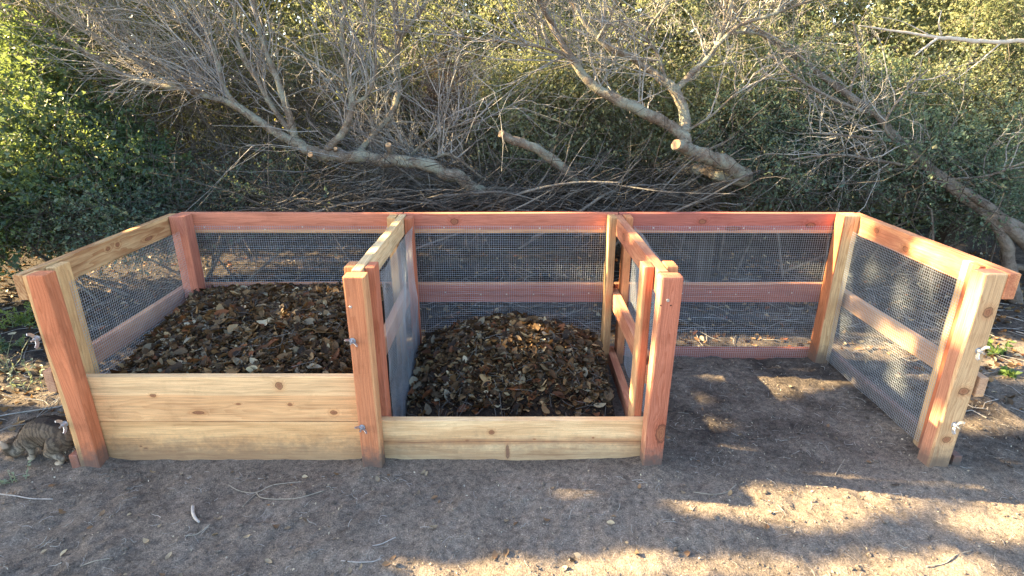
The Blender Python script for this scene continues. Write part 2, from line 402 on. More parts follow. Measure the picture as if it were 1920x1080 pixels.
for P, r in [((1.81, 0.04, 0.80), .085), ((1.83, 0.05, 0.66), .07), ((1.87, 0.18, 0.62), .05), ((1.86, 0.15, 0.45), .03), ((1.9, 0.35, 0.86), .07), ((1.9, 0.5, 0.84), .06), ((1.9, 0.2, 0.87), .06), ((1.9, .9, .86), .025),
             ((1.80, 1.04, 0.85), .04), ((1.80, 1.04, 0.74), .05), ((1.80, 1.04, 0.62), .035), ((1.82, 1.0, 0.9), .05),
             ((0.53, 1.04, 0.86), .035), ((0.52, 1.02, 0.75), .05), ((0.52, 1.02, 0.62), .04), ((0.52, 0.13, 0.9), .05), ((0.58, 0.2, 0.9), .06), ((0.6, 0.05, 0.9), .04), ((.52, .13, .7), .03),
             ((-0.63, 0.35, 0.9), .06), ((-0.63, 0.6, 0.9), .06), ((-0.63, 0.85, 0.9), .05), ((-0.57, 0.8, 0.72), .04), ((-0.57, 0.7, 0.62), .04), ((-0.57, 0.95, .7), .05), ((-0.7, 1.1, .86), .04),
             ((-1.25, 0.62, 0.44), .045), ((-1.12, 0.60, 0.45), .05), ((-1.35, 0.66, 0.44), .03), ((-0.98, 0.56, 0.45), .03), ((-1.0, 0.35, 0.43), .025), ((-1.05, 0.9, 0.46), .035), ((-0.9, .95, .46), .04), ((-.85, .36, .43), .025),
             ((-1.88, 0.05, 0.9), .03), ((-1.93, 0.3, 0.9), .04), ((-1.93, 0.7, 0.9), .04),
             ((1.866, 0.5, 0.62), .06), ((1.866, 0.75, 0.66), .05), ((1.866, 0.4, 0.22), .07), ((1.866, 0.65, 0.28), .05), ((1.866, 0.9, 0.3), .06), ((1.866, .35, .7), .05), ((1.9, .45, .38), .05), ((1.9, .6, .37), .03),
             ((-0.2, 1.08, .7), .03), ((.1, 1.08, .68), .025)]:
    gap(P, r)
for px, py, Y, r in [(1880, 40, 2.7, .3), (1750, 60, 2.7, .3), (1620, 40, 2.8, .3), (1850, 170, 2.6, .16), (1700, 130, 2.6, .16), (1500, 60, 2.9, .25), (1300, 30, 3.0, .25), (1180, 60, 3.0, .2), (1000, 40, 3.2, .25), (820, 40, 3.2, .25), (680, 60, 3.2, .2), (1080, 150, 2.8, .1), (1400, 150, 2.7, .1), (930, 150, 2.9, .1), (60, 120, 2.4, .2), (130, 240, 2.2, .1), (200, 380, 2.0, .06), (90, 350, 2.0, .07), (10, 180, 1.95, .26), (40, 270, 1.95, .22), (80, 180, 1.95, .18), (120, 330, 1.9, .10), (40, 400, 1.8, .09), (170, 260, 2.0, .10), (230, 300, 2.0, .07), (15, 330, 2.0, .10), (90, 190, 2.2, .08), (110, 300, 2.0, .05), (190, 330, 1.9, .05), (30, 60, 2.3, .15), (250, 110, 2.4, .15), (420, 60, 2.4, .15), (340, 170, 2.3, .08), (560, 270, 2.1, .05), (655, 240, 2.1, .05), (590, 130, 2.4, .1), (720, 90, 2.6, .14), (1150, 185, 2.0, .07), (1060, 90, 2.1, .1), (1240, 140, 2.1, .06), (1330, 90, 2.1, .08), (1275, 262, 1.95, .04), (905, 60, 2.8, .15), (300, 260, 2.1, .05), (420, 230, 2.1, .05), (520, 60, 2.3, .08)]:
    gap(at(px, py, Y), r)

# ================================================================== ground
def ground_h(x, y):
    h = 0.030 * fbm(x, y, 1.3, 3, 1) + 0.036 * fbm(x, y, 6, 3, 2) + 0.022 * fbm(x, y, 24, 3, 3)
    lump = fbm(x, y, 9, 3, 8)
    h = h + np.clip(lump - 0.12, 0, 1) * 0.05
    # soil trodden flat along the foot of the bin front and level with the posts
    near = np.exp(-((y - 0.05) / 0.16) ** 2) * (np.abs(x) < 2.1)
    h = h * (1 - 0.65 * near)
    for fx_ in (-1.866, -.63, .597, 1.846):     # soil banked up round the feet of the posts
        h = h + 0.022 * np.exp(-(((x - fx_) / 0.10) ** 2 + ((y - 0.02) / 0.09) ** 2)) * (1 + 1.5 * fbm(x, y, 14, 2, 4))
    # slightly banked behind and to the sides
    h = h + 0.10 * np.clip((y - 2.0) / 3.0, 0, 1)
    return h
def gh(x, y): return float(ground_h(np.array([x]), np.array([y]))[0])
def axis(lo, hi, step, far, n):
    a = np.arange(lo, hi + 1e-6, step)
    g = np.geomspace(step * 2, far, n)
    return np.concatenate([lo - g[::-1], a, hi + g])
gx = axis(-3.2, 3.4, 0.019, 60, 34); gy = axis(-0.75, 2.0, 0.019, 60, 34)
GX, GY = np.meshgrid(gx, gy)
GZ = ground_h(GX, GY)
fade = np.clip((np.maximum(np.abs(GX), np.abs(GY)) - 6) / 10, 0, 1); GZ = GZ * (1 - fade)
nx, ny = len(gx), len(gy)
idx = np.arange(nx * ny).reshape(ny, nx)
F = np.stack([idx[:-1, :-1], idx[:-1, 1:], idx[1:, 1:], idx[1:, :-1]], -1).reshape(-1, 4)
ground = link('ground', np_mesh('ground', np.stack([GX, GY, GZ], -1).reshape(-1, 3), F, True), M_SOIL)
tag(ground, 'bare dry brown dirt ground with trodden moist patches', None, None, 'structure')

# ================================================================== compost bin
BIN = empty('compost_bin', (0, 0, 0), 'three bay open fronted redwood compost bin with wire mesh sides and back', 'compost bin')
def timber(name, lo, hi, mat, bev=0.004, tilt=None, parent=BIN, warp=0.0015):
    lo = np.array(lo, float); hi = np.array(hi, float); c = (lo + hi) / 2; d = hi - lo
    bm = bmesh.new()
    bmesh.ops.create_cube(bm, size=1.0)
    for v in bm.verts: v.co = Vector((v.co.x * d[0], v.co.y * d[1], v.co.z * d[2]))
    bmesh.ops.bevel(bm, geom=list(bm.edges), offset=bev, segments=2, profile=0.6, affect='EDGES')
    # cut into short lengths so that the sides can wander like sawn timber
    ax = int(np.argmax(d))
    for k in np.linspace(-0.5, 0.5, 7)[1:-1]:
        co = Vector((0, 0, 0)); co[ax] = k * d[ax]; no = Vector((0, 0, 0)); no[ax] = 1
        bmesh.ops.bisect_plane(bm, geom=list(bm.verts) + list(bm.edges) + list(bm.faces), plane_co=co, plane_no=no)
    ph = rng.uniform(0, 6, 3)
    for v in bm.verts:
        t = v.co[ax] / d[ax]
        for k in range(3):
            if k != ax: v.co[k] += warp * math.sin(t * 4.2 + ph[k]) + (rng.uniform(-1, 1) * 0.0006)
    me = bm_mesh(name, bm)
    o = link(name, me, mat, parent, tuple(c))
    if tilt: o.rotation_euler = tilt
    return o

# --- front posts, each 4x4, and the studs behind the slot that hold the boards
mpL = wood_mat('wood_post_a', (0.58, 0.205, 0.095), YEL, 'z', 'x', -0.022, -1, dirt=0.5, seed=1)
mpML = wood_mat('wood_post_b', (0.57, 0.225, 0.105), (0.62, 0.32, 0.15), 'z', 'x', 0.034, 1, [('x', -0.40, -0.01, .02, .014)], dirt=0.55, seed=2)
mpMR = wood_mat('wood_post_c', (0.50, 0.185, 0.110), (0.58, 0.28, 0.16), 'z', 'x', -0.034, -1, [('x', -0.22, 0.022, .045, .022)], dirt=0.55, seed=3, contrast=1.5, ring=34)
mpR = wood_mat('wood_post_d', (0.50, 0.24, 0.145), (0.64, 0.44, 0.24), 'z', 'y', -0.022, -1, sap_wob=.012, knots=[('x', 0.335, 0.006, .020, .017), ('x', -0.02, 0.008, .016, .02), ('x', -0.255, 0.0, .014, .016)], dirt=0.5, seed=4, contrast=1.2)
post_L = timber('front_post', (-1.908, 0, -.08), (-1.824, .068, .90), mpL, .006)
post_ML = timber('front_post', (-.6735, 0, -.08), (-.588, .068, .893), mpML, .006, tilt=(0, R(-.3), 0))
post_MR = timber('front_post', (.553, 0, -.08), (.640, .068, .893), mpMR, .010, tilt=(0, R(.25), 0))
post_R = timber('front_post', (1.803, 0, -.08), (1.890, .075, .905), mpR, .005, tilt=(0, R(.3), 0))

m_yel = wood_mat('wood_sap', YEL, (0.70, 0.47, 0.22), 'z', seed=5, knots=[('y', -.1, 0, .02, .01)], dirt=0.4)
m_red = wood_mat('wood_heart', RED, (0.46, 0.17, 0.10), 'z', seed=6, dirt=0.5)
m_org = wood_mat('wood_orange', ORANGE, (0.58, 0.27, 0.12), 'z', seed=7, dirt=0.4)
m_two = wood_mat('wood_two_tone', RED, (0.62, 0.36, 0.18), 'z', 'x', -0.006, -1, seed=8, dirt=0.4)
timber('stud', (-1.906, .113, -.05), (-1.868, .200, .895), m_yel)
timber('stud', (-.701, .113, -.05), (-.660, .196, .897), m_org)
timber('stud', (-.613, .113, -.05), (-.575, .196, .896), m_red)
timber('stud', (.513, .113, -.05), (.555, .196, .898), m_two)
timber('stud', (.604, .113, -.05), (.650, .196, .900), m_org)
timber('stud', (1.868, .113, -.05), (1.906, .205, .90), wood_mat('wood_stud_r', RED, PALE, 'z', 'y', 0.012, 1, seed=9, dirt=0.4))
# --- back posts
mbL = wood_mat('wood_back_l', (0.50, 0.19, 0.125), (0.5, 0.2, 0.12), 'z', seed=10)
mbR = wood_mat('wood_back_r', (0.52, 0.20, 0.09), (0.60, 0.42, 0.22), 'z', 'x', -0.036, 1, seed=11, contrast=1.6, dirt=0.5)  # orange left face puts the sunlight on it into the colour
timber('back_post', (-1.908, 1.00, -.05), (-1.822, 1.086, .902), mbL)
timber('back_post', (1.803, 1.00, -.05), (1.893, 1.086, .906), mbR, .006)
timber('back_stud', (-.708, 1.00, -.05), (-.663, 1.086, .897), m_yel)
timber('back_stud', (-.613, 1.00, -.05), (-.572, 1.086, .890), m_red)
timber('back_stud', (.518, 1.00, -.05), (.560, 1.086, .896), wood_mat('wood_back_mr', TAN, YEL, 'z', 'x', -0.010, -1, seed=12))  # yellow left side paints in the sun on that face
timber('back_stud', (.606, 1.00, -.05), (.648, 1.086, .896), m_org)
# --- rails at the back
mr1 = wood_mat('wood_rail_a', (0.58, 0.225, 0.135), (0.72, 0.42, 0.21), 'x', 'z', -0.036, -1, seed=13)
mr2 = wood_mat('wood_rail_b', (0.53, 0.195, 0.125), (0.70, 0.40, 0.20), 'x', 'z', -0.034, -1, [('z', -.32, .010, .022, .016)], seed=14)
mr3 = wood_mat('wood_rail_c', (0.42, 0.145, 0.105), (0.62, 0.33, 0.18), 'x', 'z', -0.038, -1, [('z', .42, -.012, .025, .014), ('z', -.2, .01, .02, .012), ('z', -.02, -.03, .04, .012)], seed=15)
mrm = wood_mat('wood_rail_mid', (0.36, 0.130, 0.085), (0.52, 0.26, 0.14), 'x', 'z', 0.050, 1, seed=16, grey=0.05)
for x0, x1, m in ((-1.906, -.640, mr1), (-.636, .582, mr2), (.586, 1.93, mr3)):
    timber('top_rail', (x0, 1.090, .786), (x1, 1.128, .900), m)
    timber('middle_rail', (x0, 1.090, .363), (x1, 1.128, .478), mrm)
    timber('bottom_rail', (x0, 1.090, -.04), (x1, 1.128, .055), mrm)
# --- rails along the two ends (outside the posts) and the two partitions
mrL = wood_mat('wood_rail_l', (0.46, 0.26, 0.12), (0.60, 0.40, 0.20), 'y', seed=17, knots=[('z', -.05, .012, .012, .008), ('z', .02, .014, .012, .010), ('z', .26, -.02, .03, .010)], contrast=1.9, ring=15)
mrg = wood_mat('wood_rail_weathered', (0.44, 0.22, 0.13), (0.54, 0.31, 0.17), 'y', seed=18, grey=0.15, contrast=1.3)
mrR = wood_mat('wood_rail_r', (0.52, 0.21, 0.11), (0.66, 0.36, 0.17), 'y', seed=19, knots=[('z', .3, .01, .018, .012), ('z', .05, -.02, .02, .012)])
mrRg = wood_mat('wood_rail_rg', (0.54, 0.34, 0.20), (0.66, 0.40, 0.20), 'y', 'z', -.034, -1, seed=20, grey=0.12)
timber('top_rail', (-1.948, .002, .798), (-1.911, 1.088, .902), mrL)
timber('middle_rail', (-1.948, .004, .386), (-1.911, 1.088, .482), mrg)
timber('bottom_rail', (-1.948, .002, -.04), (-1.911, 1.088, .075), wood_mat('wood_rail_foot', RED, PINK, 'y', seed=21, dirt=.4))
timber('top_rail', (1.893, -.002, .800), (1.940, 1.088, .906), mrR)
timber('middle_rail', (1.910, .004, .362), (1.947, 1.088, .452), mrRg)
timber('bottom_rail', (1.910, .010, -.05), (1.947, 1.088, .062), wood_mat('wood_rail_foot_r', (.36, .14, .1), PINK, 'y', seed=22, dirt=.9))
mrML = wood_mat('wood_rail_ml', (0.66, 0.46, 0.24), CREAM, 'y', seed=23)
timber('top_rail', (-.657, .071, .800), (-.617, 1.086, .898), mrML)
timber('middle_rail', (-.657, .114, .375), (-.617, 1.086, .468), mrg)
mrMR = wood_mat('wood_rail_mr', (0.48, 0.19, 0.11), (0.56, 0.28, 0.15), 'y', seed=24, knots=[('z', .2, 0, .03, .018)])
timber('top_rail', (.558, .071, .795), (.601, 1.086, .894), mrMR)
timber('middle_rail', (.558, .114, .362), (.601, 1.086, .455), mrMR)
timber('bottom_rail', (.558, .114, -.04), (.601, 1.086, .07), mrMR)
# --- front boards in the slots
mf1 = wood_mat('board_a', (0.84, 0.485, 0.225), (0.88, 0.585, 0.30), 'x', 'z', 0.02, 1, [('z', -.31, .02, .012, .008), ('z', .24, .068, .014, .017), ('z', .275, -.025, .010, .006), ('z', -.13, -.065, .022, .008), ('z', .46, -.065, .013, .010), ('z', .05, -.022, .010, .004)], seed=25, contrast=.85)
mf2 = wood_mat('board_b', (0.82, 0.475, 0.21), (0.85, 0.53, 0.25), 'x', seed=26, contrast=.6, dirt=0.35, knots=[('z', -.42, -.02, .005, .003), ('z', -.40, -.03, .007, .003)])
mf3 = wood_mat('board_c', (0.85, 0.55, 0.275), (0.88, 0.63, 0.345), 'x', seed=27, contrast=.7, dirt=0.3, crack=(-.6, .6, 0.0), knots=[('z', -.09, .048, .012, .011), ('z', -.02, -.055, .008, .034), ('z', .36, .02, .005, .004), ('z', -.2, .005, .007, .004), ('z', .1, .012, .006, .003)])
timber('front_board', (-1.875, .074, .199), (-.640, .108, .418), mf1, .002, warp=.0006)
timber('front_board', (-1.872, .074, -.016), (-.642, .108, .196), mf2, .002, warp=.0006)
timber('front_board', (-.632, .074, -.012), (.592, .108, .203), mf3, .002, warp=.0006)

# --- welded wire mesh, half inch, stapled inside the frame
def wire_mesh(name, origin, eu, ev, lu, lv, bulge=0.006, seed=0, pitch=0.0127, rad=0.00069):
    origin = np.array(origin, float); eu = np.array(eu, float); ev = np.array(ev, float); en = np.cross(eu, ev)
    def surf(u, v):
        b = bulge * (fbm(u, v, 3.2, 3, seed) * 2.2) + 0.0012 * fbm(u, v, 30, 2, seed + 5)
        du = 0.004 * fbm(u, v, 4, 2, seed + 9); dv = 0.004 * fbm(u, v, 4, 2, seed + 13)
        return origin + (u + du)[..., None] * eu + (v + dv)[..., None] * ev + b[..., None] * en
    K = 11
    nu = int(lu / pitch) + 1; nv = int(lv / pitch) + 1
    u1, t1 = np.meshgrid(np.arange(nu) * pitch, np.linspace(0, lv, K), indexing='ij')
    v2, t2 = np.meshgrid(np.arange(nv) * pitch, np.linspace(0, lu, K), indexing='ij')
    A = surf(u1, t1); B = surf(t2, v2) + en * 0.0008
    Va, Fa = tubes(A, np.full(A.shape[:2], rad), 4); Vb, Fb = tubes(B, np.full(B.shape[:2], rad), 4)
    me = np_mesh(name, np.vstack([Va, Vb]), np.vstack([Fa, Fb + len(Va)]))
    return link(name, me, M_WIRE, BIN)
ex, ey, ez = (1, 0, 0), (0, 1, 0), (0, 0, 1)
for k, (x0, x1) in enumerate(((-1.82, -.710), (-.570, .516), (.650, 1.801))):
    wire_mesh('wire_mesh', (x0, 1.080, 0.0), ex, ez, x1 - x0, .832, .006, 3 + k)
wire_mesh('wire_mesh', (-1.862, .165, 0.02), ey, ez, .832, .80, .007, 21)
wire_mesh('wire_mesh', (1.862, .165, 0.03), ey, ez, .832, .79, .007, 22)
wire_mesh('wire_mesh', (-.568, .185, 0.0), ey, ez, .81, .85, .016, 23)
wire_mesh('wire_mesh', (.655, .185, 0.0), ey, ez, .81, .85, .010, 24)

# --- bolts with wing nuts, staples, nail holes
def wing_nut(P, ang, size=1.0, parent=None, nrm=(0, -1, 0)):
    bm = bmesh.new()
    bmesh.ops.create_cone(bm, cap_ends=True, segments=12, radius1=.010, radius2=.007, depth=.014, matrix=Matrix.Translation((0, 0, .009)))
    for s in (-1, 1):
        prof = [(.006, .003), (.018, .004), (.030, .016), (.033, .028), (.026, .031), (.017, .020), (.006, .015)]
        f, bk = [], []
        for (a, z) in prof:
            f.append(bm.verts.new((s * a, .0016, z))); bk.append(bm.verts.new((s * a, -.0016, z)))
        bm.faces.new(f); bm.faces.new(bk[::-1])
        for i in range(len(prof)):
            j = (i + 1) % len(prof); bm.faces.new((f[i], bk[i], bk[j], f[j]))
    bmesh.ops.recalc_face_normals(bm, faces=list(bm.faces))
    bmesh.ops.scale(bm, vec=(size,) * 3, verts=list(bm.verts))
    o = link('wing_nut', bm_mesh('wing_nut', bm), M_GALV, parent, P)
    q = Vector(nrm).to_track_quat('Z', 'X'); o.rotation_mode = 'QUATERNION'
    from mathutils import Quaternion
    o.rotation_quaternion = q @ Quaternion((0, 0, 1), ang)
    bm = bmesh.new()
    bmesh.ops.create_cone(bm, cap_ends=True, segments=10, radius1=.0038, radius2=.0036, depth=.045, matrix=Matrix.Translation((0, 0, .010)))
    bmesh.ops.create_cone(bm, cap_ends=True, segments=16, radius1=.013, radius2=.013, depth=.0022, matrix=Matrix.Translation((0, 0, .001)))
    s = link('bolt', bm_mesh('bolt', bm), M_GALV, o, tuple(parent_world(o)))
    s.location = (0, 0, 0)
    return o
def on_front(px, py, Y=0.0): return tuple(at(px, py, Y - 0.001))
wing_nut(on_front(70, 634), R(18), 1.05, BIN); wing_nut(on_front(122, 794), R(20), 1.05, BIN)
wing_nut(on_front(661, 639), R(60), .9, BIN); wing_nut(on_front(679, 801), R(60), .9, BIN)
wing_nut(on_front(1834, 657), R(-28), 1.05, BIN); wing_nut(on_front(1789, 796), R(-28), 1.05, BIN)
def disc(name, P, r, mat, nrm=(0, -1, 0), parent=BIN, h=.002):
    bm = bmesh.new(); bmesh.ops.create_cone(bm, cap_ends=True, segments=12, radius1=r, radius2=r * .8, depth=h)
    o = link(name, bm_mesh(name, bm), mat, parent, P); o.rotation_mode = 'QUATERNION'; o.rotation_quaternion = Vector(nrm).to_track_quat('Z', 'X')
    return o
M_HOLE = simple_mat('hole_dark', (0.02, 0.012, 0.010), 0.9)
disc('nail_head', on_front(657, 576), .006, M_GALV); disc('bolt_head', on_front(1252, 563), .0075, M_GALV, h=.008)
disc('nail_hole', on_front(1239, 573), .0035, M_HOLE); disc('nail_hole', on_front(1258, 573), .0035, M_HOLE)
M_STAPLE = simple_mat('staple', (0.75, 0.7, 0.6), 0.35, 0.6)
for x in np.arange(-1.75, 1.8, .17):
    if min(abs(x + .64), abs(x - .58)) > .09:
        for z in (.815, .42):
            disc('staple', (x + rng.uniform(-.03, .03), 1.0875, z + rng.uniform(-.01, .01)), .0045, M_STAPLE)

# ================================================================== leaf heaps
def curled_leaf(seed, ln=.05, wd=.030):
    r = np.random.default_rng(seed)
    nu_, nv_ = 5, 3
    u = np.linspace(0, 1, nu_)[:, None] * np.ones(nv_); v = np.linspace(-1, 1, nv_)[None] * np.ones((nu_, 1))
    w = wd * 0.5 * (np.sin(np.pi * np.clip(u, .02, .98) ** 0.85)) ** 0.7
    cu, cv, tw = r.uniform(-.35, .7), r.uniform(-.3, 1.0), r.uniform(-.5, .5)
    X = (u - .5) * ln; Y = v * w; Z = cu * ln * (u - .5) ** 2 * 1.6 + cv * (v ** 2) * w * .9 + tw * (u - .5) * v * w + r.normal(size=u.shape) * .0012
    V = np.stack([X, Y, Z], -1).reshape(-1, 3)
    i = np.arange(nu_ * nv_).reshape(nu_, nv_)
    F = np.stack([i[:-1, :-1], i[1:, :-1], i[1:, 1:], i[:-1, 1:]], -1).reshape(-1, 4)
    return V, F
LEAFV = [curled_leaf(s, .05, .024 + .004 * (s % 4)) for s in range(12)]
LEAFM = []
def rot_mats(n, tilt):
    yaw = rng.uniform(0, 2 * np.pi, n); a = rng.normal(0, tilt, n); b = rng.normal(0, tilt, n)
    cy_, sy_ = np.cos(yaw), np.sin(yaw); ca, sa = np.cos(a), np.sin(a); cb, sb = np.cos(b), np.sin(b)
    Z0 = np.zeros(n); O = np.ones(n)
    Rz = np.stack([cy_, -sy_, Z0, sy_, cy_, Z0, Z0, Z0, O], -1).reshape(n, 3, 3)
    Rx = np.stack([O, Z0, Z0, Z0, ca, -sa, Z0, sa, ca], -1).reshape(n, 3, 3)
    Ry = np.stack([cb, Z0, sb, Z0, O, Z0, -sb, Z0, cb], -1).reshape(n, 3, 3)
    return Ry @ Rx @ Rz
DRY = [(0.020, 0.013, 0.009), (0.034, 0.021, 0.013), (0.17, 0.088, 0.036), (0.022, 0.015, 0.011), (0.050, 0.029, 0.016), (0.24, 0.135, 0.058), (0.026, 0.017, 0.012), (0.065, 0.038, 0.020), (0.36, 0.22, 0.105), (0.024, 0.016, 0.012), (0.24, 0.085, 0.034), (0.038, 0.025, 0.016), (0.11, 0.064, 0.032), (0.52, 0.36, 0.19), (0.030, 0.02, 0.014), (0.15, 0.10, 0.058), (0.05, 0.03, 0.018), (0.62, 0.52, 0.36), (0.022, 0.015, 0.011)]
M_DRY = leaf_mat('dry_leaf', [tuple(v * .84 for v in c) for c in DRY], 0.12, (0.45, 0.25, 0.08), 0.6, 4.0, 0.2)
M_HEAP = soil_mat('compost_soil', (0.075, 0.055, 0.040), (0.040, 0.030, 0.023), (0.020, 0.016, 0.013))
def leaf_mass(pts, sizes, tilt):
    n = len(pts); Rm = rot_mats(n, tilt)
    var = rng.integers(0, len(LEAFV), n)
    Vs, Fs, o = [], [], 0
    for k, (LV, LF) in enumerate(LEAFV):
        s = var == k; c = s.sum()
        if not c: continue
        V = np.einsum('nij,vj->nvi', Rm[s], LV) * sizes[s][:, None, None] + pts[s][:, None]
        Fk = (LF[None] + (np.arange(c) * len(LV))[:, None, None]).reshape(-1, 4) + o
        Vs.append(V.reshape(-1, 3)); Fs.append(Fk); o += c * len(LV)
    return np.vstack(Vs), np.vstack(Fs)
def heap(label, hfun, x0, x1, y0, y1, n, density, tilt):
    root = empty('leaf_heap', ((x0 + x1) / 2, (y0 + y1) / 2, 0), label, 'leaf heap')
    nx_, ny_ = int((x1 - x0) / .018), int((y1 - y0) / .018)
    X, Y = np.meshgrid(np.linspace(x0, x1, nx_), np.linspace(y0, y1, ny_)); Z = hfun(X, Y) + .012 * fbm(X, Y, 30, 3, 6)
    Z[0] = np.minimum(Z[0], -.01); Z[-1] = -.01; Z[:, 0] = -.01; Z[:, -1] = -.01
    i = np.arange(nx_ * ny_).reshape(ny_, nx_)
    Fq = np.stack([i[:-1, :-1], i[:-1, 1:], i[1:, 1:], i[1:, :-1]], -1).reshape(-1, 4)
    link('soil_core', np_mesh('soil_core', np.stack([X, Y, Z], -1).reshape(-1, 3), Fq, True), M_HEAP, root, (0, 0, 0))
    px = rng.uniform(x0 + .025, x1 - .025, n * 3); py = rng.uniform(y0 + .025, y1 - .02, n * 3)
    kp = rng.uniform(size=n * 3) < density(px, py); px, py = px[kp][:n], py[kp][:n]
    pz = hfun(px, py) + rng.uniform(-.004, .020, len(px))
    pts = np.stack([px, py, pz], -1)
    sz = np.clip(rng.lognormal(-.46, .40, len(px)), .2, 1.25)
    # the largest ones in view are single leaves, the rest one layer
    score = sz / (np.linalg.norm(pts - CAM, axis=1)) + (pz - hfun(px, py)) * 4
    order = np.argsort(-score); big = order[:300]; rest = order[300:]
    if not LEAFM:
        for k, (LV, LF) in enumerate(LEAFV):
            me = np_mesh('leaf', LV, LF, True); me.materials.append(M_DRY); LEAFM.append(me)
    for j, k in enumerate(big):
        o = bpy.data.objects.new('leaf', LEAFM[j % len(LEAFM)]); COL.objects.link(o); o.parent = root
        o.location = Vector(pts[k]) + Vector((0, 0, .006)) - Vector(root.location)
        o.rotation_euler = (rng.normal(0, tilt), rng.normal(0, tilt), rng.uniform(0, 6.28)); o.scale = (sz[k] * 1.12,) * 3
    nf = n; fx_ = rng.uniform(x0 + .02, x1 - .02, nf); fy_ = rng.uniform(y0 + .02, y1 - .02, nf); kf = rng.uniform(size=nf) < density(fx_, fy_) + .1; fx_, fy_ = fx_[kf], fy_[kf]
    frag = np.stack([fx_, fy_, hfun(fx_, fy_) + rng.uniform(0, .024, len(fx_))], -1)      # crumbled bits
    V, Fq = leaf_mass(np.vstack([pts[rest], frag]), np.concatenate([sz[rest], rng.uniform(.10, .30, len(frag))]), tilt)
    o = link('leaf_layer', np_mesh('leaf_layer', V, Fq, True), M_DRY, root, (0, 0, 0)); o['kind'] = 'stuff'
    # thin stalks and straws among the leaves
    ns = n // 26
    c = np.stack([rng.uniform(x0 + .05, x1 - .05, ns), rng.uniform(y0 + .05, y1 - .05, ns)], -1); a = rng.uniform(0, 6.28, ns); L = rng.uniform(.03, .13, ns)
    t = np.linspace(-.5, .5, 4)
    Px = c[:, :1] + np.cos(a)[:, None] * L[:, None] * t; Py = c[:, 1:] + np.sin(a)[:, None] * L[:, None] * t
    Px = np.clip(Px, x0 + .02, x1 - .02); Py = np.clip(Py, y0 + .02, y1 - .02)
    Pz = hfun(Px, Py) + .016 + rng.uniform(0, .012, (ns, 1)) + rng.normal(0, .004, Px.shape)
    V, Fq = tubes(np.stack([Px, Py, Pz], -1), np.full(Px.shape, .0012), 3)
    o = link('stalks', np_mesh('stalks', V, Fq), M_TWIGD, root, (0, 0, 0)); o['kind'] = 'stuff'
def sst(x, a, b):
    t = np.clip((x - a) / (b - a), 0, 1); return t * t * (3 - 2 * t)
def h_left(x, y):
    h = .385 + .075 * sst(y, .15, .75) + .03 * np.exp(-((x + 1.1) / .4) ** 2 - ((y - .6) / .4) ** 2)
    h = h - .055 * (1 - sst(x, -1.86, -1.60)) * (1 - .55 * sst(y, .5, 1.0)) + .022 * fbm(x, y, 7, 3, 31)
    return h
def h_mid(x, y):
    d = np.sqrt(((x + .02) / .74) ** 2 + ((y - .84) / .60) ** 2)
    h = .265 * (1 - sst(d, .16, 1.24)) + .03 * sst(y, .3, .5)
    return np.clip(h + .03 * fbm(x, y, 6, 3, 41) * sst(h, 0, .08), -.02, 1)
heap('heap of dry brown leaves filling the left bay up to its top front board', h_left, -1.858, -.706, .114, 1.076, 7600, lambda x, y: np.ones_like(x), .5)
heap('mound of dark dry leaves in the middle bay sloping to bare soil', h_mid, -.563, .508, .20, 1.074, 6400, lambda x, y: np.clip(sst(h_mid(x, y), .015, .14), .05, 1) * sst(y, .28, .44) + .02, .5)

# ================================================================== trees, brush and shrubs behind
def cut_end(parent, P, d, r):
    """sawn face at the end of a limb"""
    bm = bmesh.new(); bmesh.ops.create_cone(bm, cap_ends=True, segments=14, radius1=r, radius2=r * .97, depth=.006)
    for v in bm.verts: v.co.x *= 1 + rng.uniform(-.06, .06); v.co.y *= 1 + rng.uniform(-.06, .06)
    o = link('sawn_end', bm_mesh('sawn_end', bm), M_CUT, parent, tuple(P)); o.rotation_mode = 'QUATERNION'
    o.rotation_quaternion = Vector(d).to_track_quat('Z', 'X'); return o
def PX(pts):
    """(px, py, depth, radius) list -> points, radii"""
    return np.array([at(p[0], p[1], p[2]) for p in pts]), np.array([p[3] for p in pts])
def limb(root, pts, mat=None, name='limb', cut=False, step=.022):
    P, r = PX(pts); me = limb_mesh(name, P, r, 12 if r.max() > .02 else 8, step=step)
    o = link(name, me, mat or M_BARK, root, (0, 0, 0))
    if cut:
        d = unit(P[-1] - P[-2]); cut_end(root, P[-1] + d * .003, d, r[-1] * 1.0)
    return P, r
def grow(start, dirs, length, r0, K=8, wander=.22, bias=(0, 0, 0), bias_w=0.0):
    """curving twigs: start (N,3), dirs (N,3) -> (N,K,3),(N,K)"""
    N = len(start); P = np.empty((N, K, 3)); P[:, 0] = start; D = unit(dirs.copy()); L = length / (K - 1)
    for k in range(1, K):
        D = unit(D + rng.normal(size=(N, 3)) * wander + np.array(bias) * bias_w)
        P[:, k] = P[:, k - 1] + D * L[:, None]
    Rr = r0[:, None] * np.linspace(1, .28, K)[None]
    return P, Rr
def sub_twigs(P, n, lf, rf, spread=.7, K=6, wander=.2):
    """n side twigs on each parent polyline"""
    N, KK, _ = P.shape
    i = rng.integers(1, KK - 1, (N, n)); rows = np.repeat(np.arange(N), n); i = i.ravel()
    st = P[rows, i] + (P[rows, i + 1] - P[rows, i]) * rng.uniform(0, 1, (N * n, 1))
    d = unit(P[rows, i + 1] - P[rows, i]); L = np.linalg.norm(P[:, -1] - P[:, 0], axis=1)[rows]
    dirs = d + rng.normal(size=d.shape) * spread
    return grow(st, dirs, L * lf * rng.uniform(.4, 1.2, N * n), rf * rng.uniform(.7, 1.2, N * n), K, wander)
